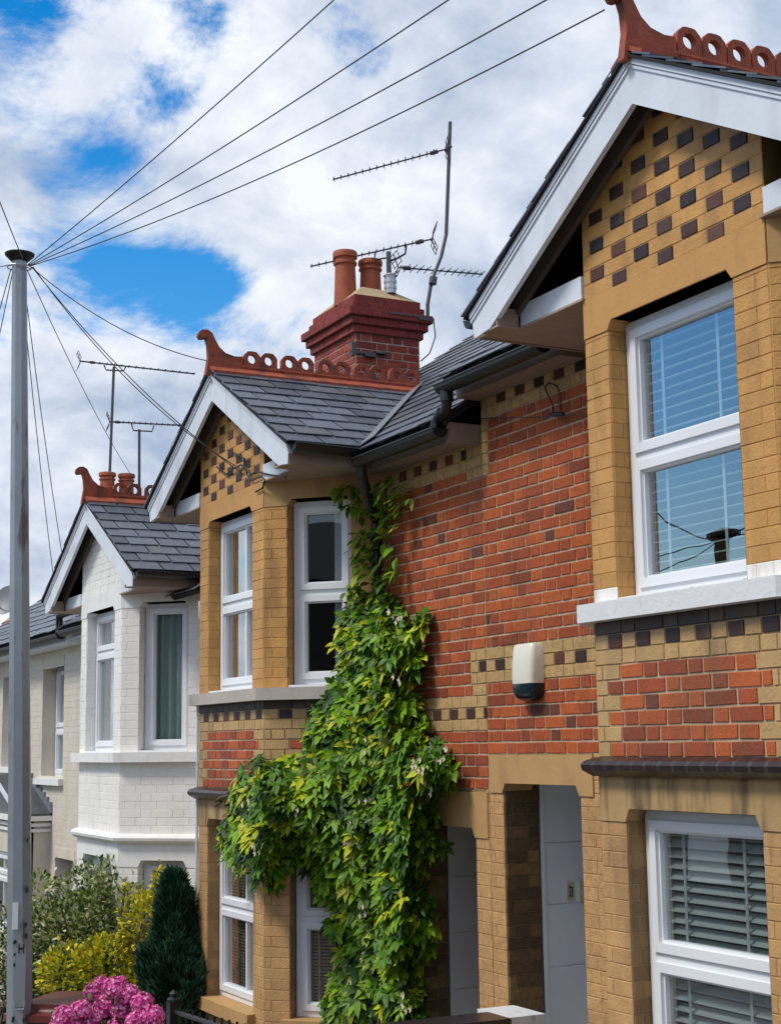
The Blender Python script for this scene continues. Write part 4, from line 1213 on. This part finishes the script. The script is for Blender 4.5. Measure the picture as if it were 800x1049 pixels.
bush('golden_shrub', 'golden yellow leaved shrub behind the maroon bin', 'shrub',
     [(c.x, c.y, c.z - .15, .32, .3, .3), (c.x + .28, c.y - .15, c.z + .15, .22, .22, .38), (c.x - .28, c.y + .2, c.z - .2, .3, .28, .26), (c.x + .24, c.y - .2, c.z - .35, .28, .28, .3), (c.x + .4, c.y - .22, c.z + .48, .09, .09, .28), (c.x + .2, c.y + .1, c.z + .36, .08, .08, .22), (c.x, c.y, c.z - .7, .4, .4, .4)],
     9500, GY, .055, 20, wr=.6, up=.5)
c = at(2, 960, 14.2)
bush('variegated_shrub', 'pale flowering shrub at the left edge behind the pole', 'shrub',
     [(c.x, c.y, c.z - .2, .35, .35, .5), (c.x, c.y, c.z - .7, .4, .4, .5)], 3600, [(3, (.05, .1, .03)), (2, (.5, .47, .3))], .055, 10)
# conifer: dense upright sprays
cf = thing('conifer', 'dark blue-green columnar conifer between the white house and ochre bay', 'conifer')
c = at(190, 985, 12.3); c0 = Vector((c.x, c.y, gz(c.y))); H = at(170, 893, 12.3).z - c0.z
mb = MB()
rad = lambda s: .325 * (min(1, (s + .02) / .16) ** .5) * ((1 - s ** 2.2) ** .85) + .012
lean = Vector((-.10, .0, 0))
for i in range(6500):
    s = rnd() ** .85; a = ru(0, 2 * pi); lob = 1 + .17 * sin(3 * a + 11 * s) + .13 * sin(5 * a - 19 * s) + .08 * sin(23 * s)
    R_ = rad(s) * lob * (.55 + .45 * rnd() ** .4)
    p = c0 + Vector((cos(a) * R_, sin(a) * R_, s * H * .97)) + lean * s
    d = Vector((cos(a) * .55 + ru(-.3, .3), sin(a) * .55 + ru(-.3, .3), 1.0)).normalized()
    L = ru(.06, .12); col = jit(random.choice([(.016, .065, .034), (.028, .105, .05), (.01, .04, .024), (.05, .15, .065)]), .25)
    sx = d.orthogonal().normalized(); sy = d.cross(sx); w = .011
    tip = p + d * L
    for k in range(3):                                  # a tuft: three blades
        A = k * 2.1 + rnd(); o = (sx * cos(A) + sy * sin(A)); e = p + d * L * ru(.7, 1.15) + o * L * .42
        qd = d.cross(o).normalized() * w
        mb.face([p - qd * .6, p + qd * .6, p.lerp(e, .6) + qd, e, p.lerp(e, .6) - qd], col)
mb.build('foliage', M['needle'], cf)
k = MB(); k.tube([c0, c0 + Vector((0, 0, H * .5)) + lean * .5, c0 + Vector((0, 0, H * .92)) + lean], [.045, .03, .008], 7); k.build('trunk', M['bark'], cf)
# hydrangea
hy = thing('hydrangea', 'pink hydrangea bush in full flower beside the bin', 'hydrangea')
hc = at(112, 1060, 11.6); hb = Vector((hc.x, hc.y, gz(hc.y)))
heads = [(97, 1018, .085), (117, 1014, .09), (133, 1020, .08), (146, 1029, .085), (108, 1033, .095), (125, 1036, .08), (83, 1036, .08), (66, 1042, .085), (157, 1042, .085), (140, 1047, .08), (93, 1050, .09), (75, 1058, .08), (118, 1055, .08), (104, 1008, .06), (160, 1058, .08), (58, 1056, .07), (124, 1008, .055)]
st = MB()
for i, (x, y, r) in enumerate(heads):
    p = at(x, y, 11.6 + ru(-.2, .2) + (.15 if y < 1020 else -.1)); k = MB()
    for j in range(210):
        v = Vector((random.gauss(0, 1), random.gauss(0, 1), random.gauss(0, 1))).normalized()
        if v.z < -.5: continue
        q = p + v * r * ru(.88, 1.06); n = (v + Vector((ru(-.3, .3), ru(-.3, .3), ru(-.3, .3)))).normalized()
        a1 = n.orthogonal().normalized(); a2 = n.cross(a1); rot = ru(0, pi); c = jit(random.choice([(.84, .15, .47), (.88, .24, .56), (.74, .09, .40), (.92, .42, .68)]), .15); s = r * ru(.13, .19)
        for b in range(4):
            A = rot + b * pi / 2; u1 = a1 * cos(A) + a2 * sin(A); u2 = a2 * cos(A) - a1 * sin(A)
            k.face([q, q + u1 * s * .6 - u2 * s * .5 + n * .004, q + u1 * s * 1.05 + n * .006, q + u1 * s * .6 + u2 * s * .5 + n * .004], c)
    k.lathe([(r * .3, -r * .7), (r * .75, -r * .35), (r * .8, r * .2), (r * .5, r * .65), (r * .1, r * .78)], p, 10, (.6, .05, .3))
    k.build('flower_head', M['petal'], hy)
    st.tube([hb + Vector((ru(-.1, .1), ru(-.1, .1), 0)), hb.lerp(p, .6) + Vector((0, 0, .1)), p], [.012, .009, .006], 5)
st.build('stems', M['bark'], hy)
k = MB()
for i in range(330):
    x, y = ru(55, 168), ru(1012, 1120)
    if y < 1012 + abs(x - 112) * .55: continue
    p = at(x, y, 11.75 + ru(-.25, .2)); d = Vector((ru(-1, .6), ru(-1, .6), ru(-.2, .7))); L = ru(.07, .13)
    leaf(k, p, d, Vector((0, 0, 1)), L, L * .62, jit((.07, .16, .025), .3), droop=.3)
k.build('leaves', M['leaf'], hy)

# ------------------------------------------------------------------ wheelie bin
t = thing('wheelie_bin', 'black wheelie bin with a maroon lid beside the pole', 'bin')
bc = at(68, 1032, 12.0); bz = bc.z; g0 = gz(bc.y)
ax = Vector((right.x, right.y, 0)).normalized(); ay = Vector((-ax.y, ax.x, 0))
rot = Matrix.Rotation(radians(-14), 3, 'Z'); ax = rot @ ax; ay = rot @ ay
P3 = lambda a, b, z: bc.xy.to_3d() + ax * (a * 1.15) + ay * b + Vector((0, 0, z))
k = MB()
k.prism([P3(a, b, g0 + .06) for a, b in ((-.22, -.24), (.22, -.24), (.22, .24), (-.22, .24))], [P3(a, b, bz - .05) for a, b in ((-.28, -.33), (.28, -.33), (.28, .33), (-.28, .33))])
k.prism([P3(a, b, bz - .09) for a, b in ((-.3, -.35), (.3, -.35), (.3, .35), (-.3, .35))], [P3(a, b, bz - .045) for a, b in ((-.3, -.35), (.3, -.35), (.3, .35), (-.3, .35))])
k.build('body', M['bin_body'], t)
k = MB()
prof = [(.325, .37, bz - .055), (.325, .37, bz - .005), (.30, .345, bz + .005), (.285, .33, bz + .01)]
rect = lambda hx, hy, z, r=.05: [P3(sx * (hx - (0 if c else r)), sy * (hy - (r if c else 0)), z) for sx, sy, c in ((-1, -1, 1), (-1, -1, 0), (1, -1, 0), (1, -1, 1), (1, 1, 1), (1, 1, 0), (-1, 1, 0), (-1, 1, 1))]
rings = [rect(*q) for q in prof]
for a, b in ((.27, .03), (.25, .055), (.2, .075)): rings.append([P3(*(lambda v: v)((0, 0, 0))) if False else p for p in rect(a, .32, bz + b)])
for A, B in zip(rings[:-1], rings[1:]):
    for i in range(8): k.face([A[i], A[(i + 1) % 8], B[(i + 1) % 8], B[i]])
k.face(rings[-1]); k.face(rings[0])
lid = k.build('lid', M['bin_lid'], t, smooth=True)
k = MB(); k.tube([P3(-.26, .36, bz - .02), P3(.26, .36, bz - .02)], .016, 8); k.build('handle', M['bin_body'], t)
for s in (-1, 1):
    k = MB(); k.tube([P3(s * .25, .25, g0 + .1), P3(s * .3, .25, g0 + .1)], .1, 16); k.build('wheel', M['bin_body'], t)

# ------------------------------------------------------------------ garden walls and railings
t = thing('garden_wall', 'low brick garden wall with dark tiled coping and whitewashed pier', 'wall')
k = MB(); y = 8.45
wt = onX(478, 1044, 4.55).z
fw = F(3.0, y - .11, 1, 0, 0, -1)
wy = onX(478, 1044, 4.5).y
k = MB(); f = F(3.0, wy, 1, 0, 0, -1)
bricks(k, f, wt - .06, gz(8) - .1, wt - .06, lambda kk, z: [(0, 1.75, 'jamb')]); k.box(3.002, 4.748, wy + .004, wy + .2, gz(8) - .2, wt - .062, (.2, .1, .05))
k.build('brickwork', M['brick'], t)
k = MB(); x = 2.98
while x < 4.76:
    e = min(x + .2, 4.78); k.box(x + .005, e, wy - .03, wy + .23, wt - .06, wt, jit((.035, .025, .028), .3)); x = e
k.build('coping', M['hood'], t)
wp = onX(530, 1036, 4.95)
k = MB(); k.box(4.79, XM - .004, wp.y - .16, wp.y + .2, gz(8) - .2, wp.z); k.build('pier', M['white_flaky'], t)
t = thing('iron_railing', 'black iron railing and gate post in front of the conifer', 'railing')
ra, rb_ = onX(178, 1026, 3.35), onX(232, 1040, 3.45)
k = MB(); g_ = gz(ra.y)
k.box(ra.x - .035, ra.x + .035, ra.y - .035, ra.y + .035, g_, ra.z); k.lathe([(.045, 0), (.045, .015), (.02, .03), (.028, .05), (.0, .075)], (ra.x, ra.y, ra.z), 10)
k.build('post', M['black'], t)
k = MB(); e1 = Vector((3.0, ra.y - 3.0, 0)); base_ = Vector((ra.x, ra.y, 0)); dv = Vector((.0, -1, 0))
top = onX(192, 1042, 3.35).z
k.tube([Vector((ra.x, ra.y, top)), Vector((ra.x, ra.y - 2.2, top + .08))], .016, 6); k.tube([Vector((ra.x, ra.y, top - .55)), Vector((ra.x, ra.y - 2.2, top - .47))], .014, 6)
k.build('rail', M['black'], t)
for i in range(1, 18):
    yy = ra.y - i * .122; k = MB(); k.tube([(ra.x, yy, gz(yy)), (ra.x, yy, top + .03 + i * .0075)], .008, 6); k.build('bar', M['black'], t)

# ------------------------------------------------------------------ ground
def strip_ground(name, x0, x1, off, m, y0=-60, y1=400, n=24):
    k = MB()
    for i in range(n):
        a, b = y0 + (y1 - y0) * i / n, y0 + (y1 - y0) * (i + 1) / n
        k.face([(x0, a, gz(a) + off), (x1, a, gz(a) + off), (x1, b, gz(b) + off), (x0, b, gz(b) + off)])
    return tag(k.build(name, m), kind='structure')
strip_ground('ground', -900, 900, -.16, M['grass'], -900, 1500)
strip_ground('road', -5.2, .7, -.125, M['asphalt'])
strip_ground('pavement', .86, 2.75, 0, M['paving'])
strip_ground('front_gardens', 2.752, 5.3, .004, M['soil'])
k = MB()
for i in range(80):
    y = -20 + i * .92
    k.prism([(.7, y, gz(y) - .15), (.858, y, gz(y) - .15), (.858, y + .91, gz(y + .91) - .15), (.7, y + .91, gz(y + .91) - .15)], [(.715, y, gz(y) + .003), (.858, y, gz(y) + .003), (.858, y + .91, gz(y + .91) + .003), (.715, y + .91, gz(y + .91) + .003)])
tag(k.build('kerb', M['kerb']), kind='structure')

# ------------------------------------------------------------------ the other side of the street (seen only in the window panes)
for i in range(9):
    y = -16 + i * 5.2; g0 = gz(y) - .3; hh = 5.4 if y < 8 else 3.6
    H = thing('terraced_house', 'dark rendered house across the street', 'house', 'houses across the street')
    k = MB(); k.box(-13, -8.5, y, y + 5.15, g0, g0 + hh); k.build('wall', M['opposite'], H)
    k = MB(); k.prism([(-8.2, y, g0 + hh - .1), (-10.8, y, g0 + hh + 1.4), (-13.3, y, g0 + hh - .1)], [(-8.2, y + 5.15, g0 + hh - .1), (-10.8, y + 5.15, g0 + hh + 1.4), (-13.3, y + 5.15, g0 + hh - .1)], (.06, .065, .075)); k.build('roof', M['slate'], H)
    for (yy, zz) in ((y + .8, g0 + 1.0), (y + 3.2, g0 + 1.0), (y + .8, g0 + 3.4), (y + 3.2, g0 + 3.4)):
        if zz + 1.3 > g0 + hh: continue
        k = MB(); k.box(-8.5, -8.46, yy, yy + 1.1, zz, zz + 1.3); k.build('window', M['upvc'], H)
t = thing('telegraph_pole', 'pole across the street, seen only as a reflection in the nearest upper window', 'pole')
pp = Vector((-4.3, 16.0, 2.75))
k = MB(); k.tube([(pp.x, pp.y, gz(pp.y) - .2), pp], [.16, .1], 10); k.build('shaft', M['bark'], t)
k = MB(); k.lathe([(.1, -.05), (.26, .03), (.26, .09), (.1, .14)], pp, 16); k.build('cap', M['black'], t)
for dx, dy, dz in ((3.2, -7, .6), (4.2, -3, .3), (3.2, 5, -.3), (-4, -9, 1), (-4, 9, .4)):
    wire('wire from the pole across the street', pp, pp + Vector((dx, dy, dz)), .25, .01)
for o in list(COL.objects):
    if o.get('label') == 'wire from the pole across the street': o['group'] = 'wires across the street'

# ------------------------------------------------------------------ sky and light
W = bpy.data.worlds.new('World'); S.world = W; W.use_nodes = True
nt = W.node_tree; N = nt.nodes; L = nt.links
bg = N['Background']; bg.inputs['Strength'].default_value = .1
SUN_EL, SUN_AZ = 48, 0
sd = Vector((-.74, .08, 1.0)).normalized()              # towards the sun
sky = N.new('ShaderNodeTexSky'); sky.sky_type = 'NISHITA'; sky.sun_disc = False
sky.sun_elevation = math.asin(sd.z); sky.sun_rotation = atan2(sd.x, sd.y)
tc = N.new('ShaderNodeTexCoord')
nrm = N.new('ShaderNodeVectorMath'); nrm.operation = 'NORMALIZE'; L.new(tc.outputs['Generated'], nrm.inputs[0])
sep = N.new('ShaderNodeSeparateXYZ'); L.new(nrm.outputs[0], sep.inputs[0])
def math_(op, a, b=None, clamp=False):
    m = N.new('ShaderNodeMath'); m.operation = op; m.use_clamp = clamp
    for i, v in enumerate((a, b)):
        if v is None: continue
        if isinstance(v, (int, float)): m.inputs[i].default_value = v
        else: L.new(v, m.inputs[i])
    return m.outputs[0]
zz = math_('ADD', math_('MAXIMUM', sep.outputs[2], 0.0), .55)
cmb = N.new('ShaderNodeCombineXYZ')
L.new(math_('DIVIDE', sep.outputs[0], zz), cmb.inputs[0]); L.new(math_('DIVIDE', sep.outputs[1], zz), cmb.inputs[1])
def noise(scale, detail, rough, off, dist=0):
    mp = N.new('ShaderNodeVectorMath'); mp.operation = 'ADD'; mp.inputs[1].default_value = off; L.new(cmb.outputs[0], mp.inputs[0])
    n = N.new('ShaderNodeTexNoise'); n.inputs['Scale'].default_value = scale; n.inputs['Detail'].default_value = detail
    n.inputs['Roughness'].default_value = rough; n.inputs['Distortion'].default_value = dist
    L.new(mp.outputs[0], n.inputs['Vector']); return n.outputs['Fac']
cov = noise(4.6, 14, .66, (3.1, 1.7, .4), .3)
# holes in the cloud at chosen sky directions
def blob(x, y, w, amt, src):
    d = ray(x, y).normalized() if not isinstance(x, Vector) else x.normalized()
    dt = N.new('ShaderNodeVectorMath'); dt.operation = 'DOT_PRODUCT'; dt.inputs[1].default_value = d; L.new(nrm.outputs[0], dt.inputs[0])
    g = math_('MULTIPLY', math_('SUBTRACT', dt.outputs['Value'], 1.0), 1.0 / (w * w))
    e = math_('POWER', 2.718, g)
    return math_('SUBTRACT', src, math_('MULTIPLY', e, amt))
for (x, y, w, a) in ((205, 298, .026, .17), (140, 305, .024, .14), (110, 275, .015, .08), (245, 285, .016, .10), (60, 325, .025, .10), (140, 140, .03, .19), (60, 205, .02, .10), (185, 95, .018, .10), (400, 90, .015, .10), (110, 165, .02, .08), (375, 45, .022, .2), (345, 25, .02, .10), (225, 20, .022, .16),
                     (300, 195, .018, .12), (10, 120, .03, .16), (20, 30, .025, .08), (465, 345, .02, .12), (60, 410, .02, .06),
                     (520, 150, .10, -.16), (640, 160, .12, -.16), (330, 120, .03, -.06), (340, 240, .025, -.10), (30, 520, .06, -.18), (90, 80, .035, -.06), (230, 190, .03, -.08), (260, 120, .03, -.06), (90, 430, .05, -.03), (720, 30, .12, -.12)):
    cov = blob(x, y, w, a, cov)
cov = blob(Vector((-.61, .765, .23)), 0, .14, .5, cov)     # open blue over the street, as the panes show
den = N.new('ShaderNodeMapRange'); den.interpolation_type = 'SMOOTHSTEP'
den.inputs[1].default_value = .36; den.inputs[2].default_value = .515; L.new(cov, den.inputs[0])
hs = N.new('ShaderNodeHueSaturation'); hs.inputs['Saturation'].default_value = 1.6; hs.inputs['Value'].default_value = 1.35; L.new(sky.outputs[0], hs.inputs['Color'])
shade = noise(5.6, 11, .6, (7.7, 2.1, 1.1), .2)
cr = N.new('ShaderNodeMix'); cr.data_type = 'RGBA'
sm = N.new('ShaderNodeMapRange'); sm.inputs[1].default_value = .36; sm.inputs[2].default_value = .62; L.new(shade, sm.inputs[0]); L.new(sm.outputs[0], cr.inputs[0])
cr.inputs[6].default_value = (3.0, 3.7, 5.0, 1); cr.inputs[7].default_value = (6.9, 7.2, 7.7, 1)
mx = N.new('ShaderNodeMix'); mx.data_type = 'RGBA'
L.new(den.outputs[0], mx.inputs[0]); L.new(hs.outputs[0], mx.inputs[6]); L.new(cr.outputs[2], mx.inputs[7])
L.new(mx.outputs[2], bg.inputs['Color'])
sun = bpy.data.lights.new('sun', 'SUN'); sun.energy = 2.0; sun.angle = radians(14); sun.color = (1, .95, .86)
so = bpy.data.objects.new('sun', sun); COL.objects.link(so)
so.rotation_euler = (-sd).to_track_quat('-Z', 'Y').to_euler()
S.view_settings.view_transform = 'Standard'; S.view_settings.look = 'None'; S.view_settings.exposure = .45; S.view_settings.gamma = 1
S.render.engine = 'CYCLES'
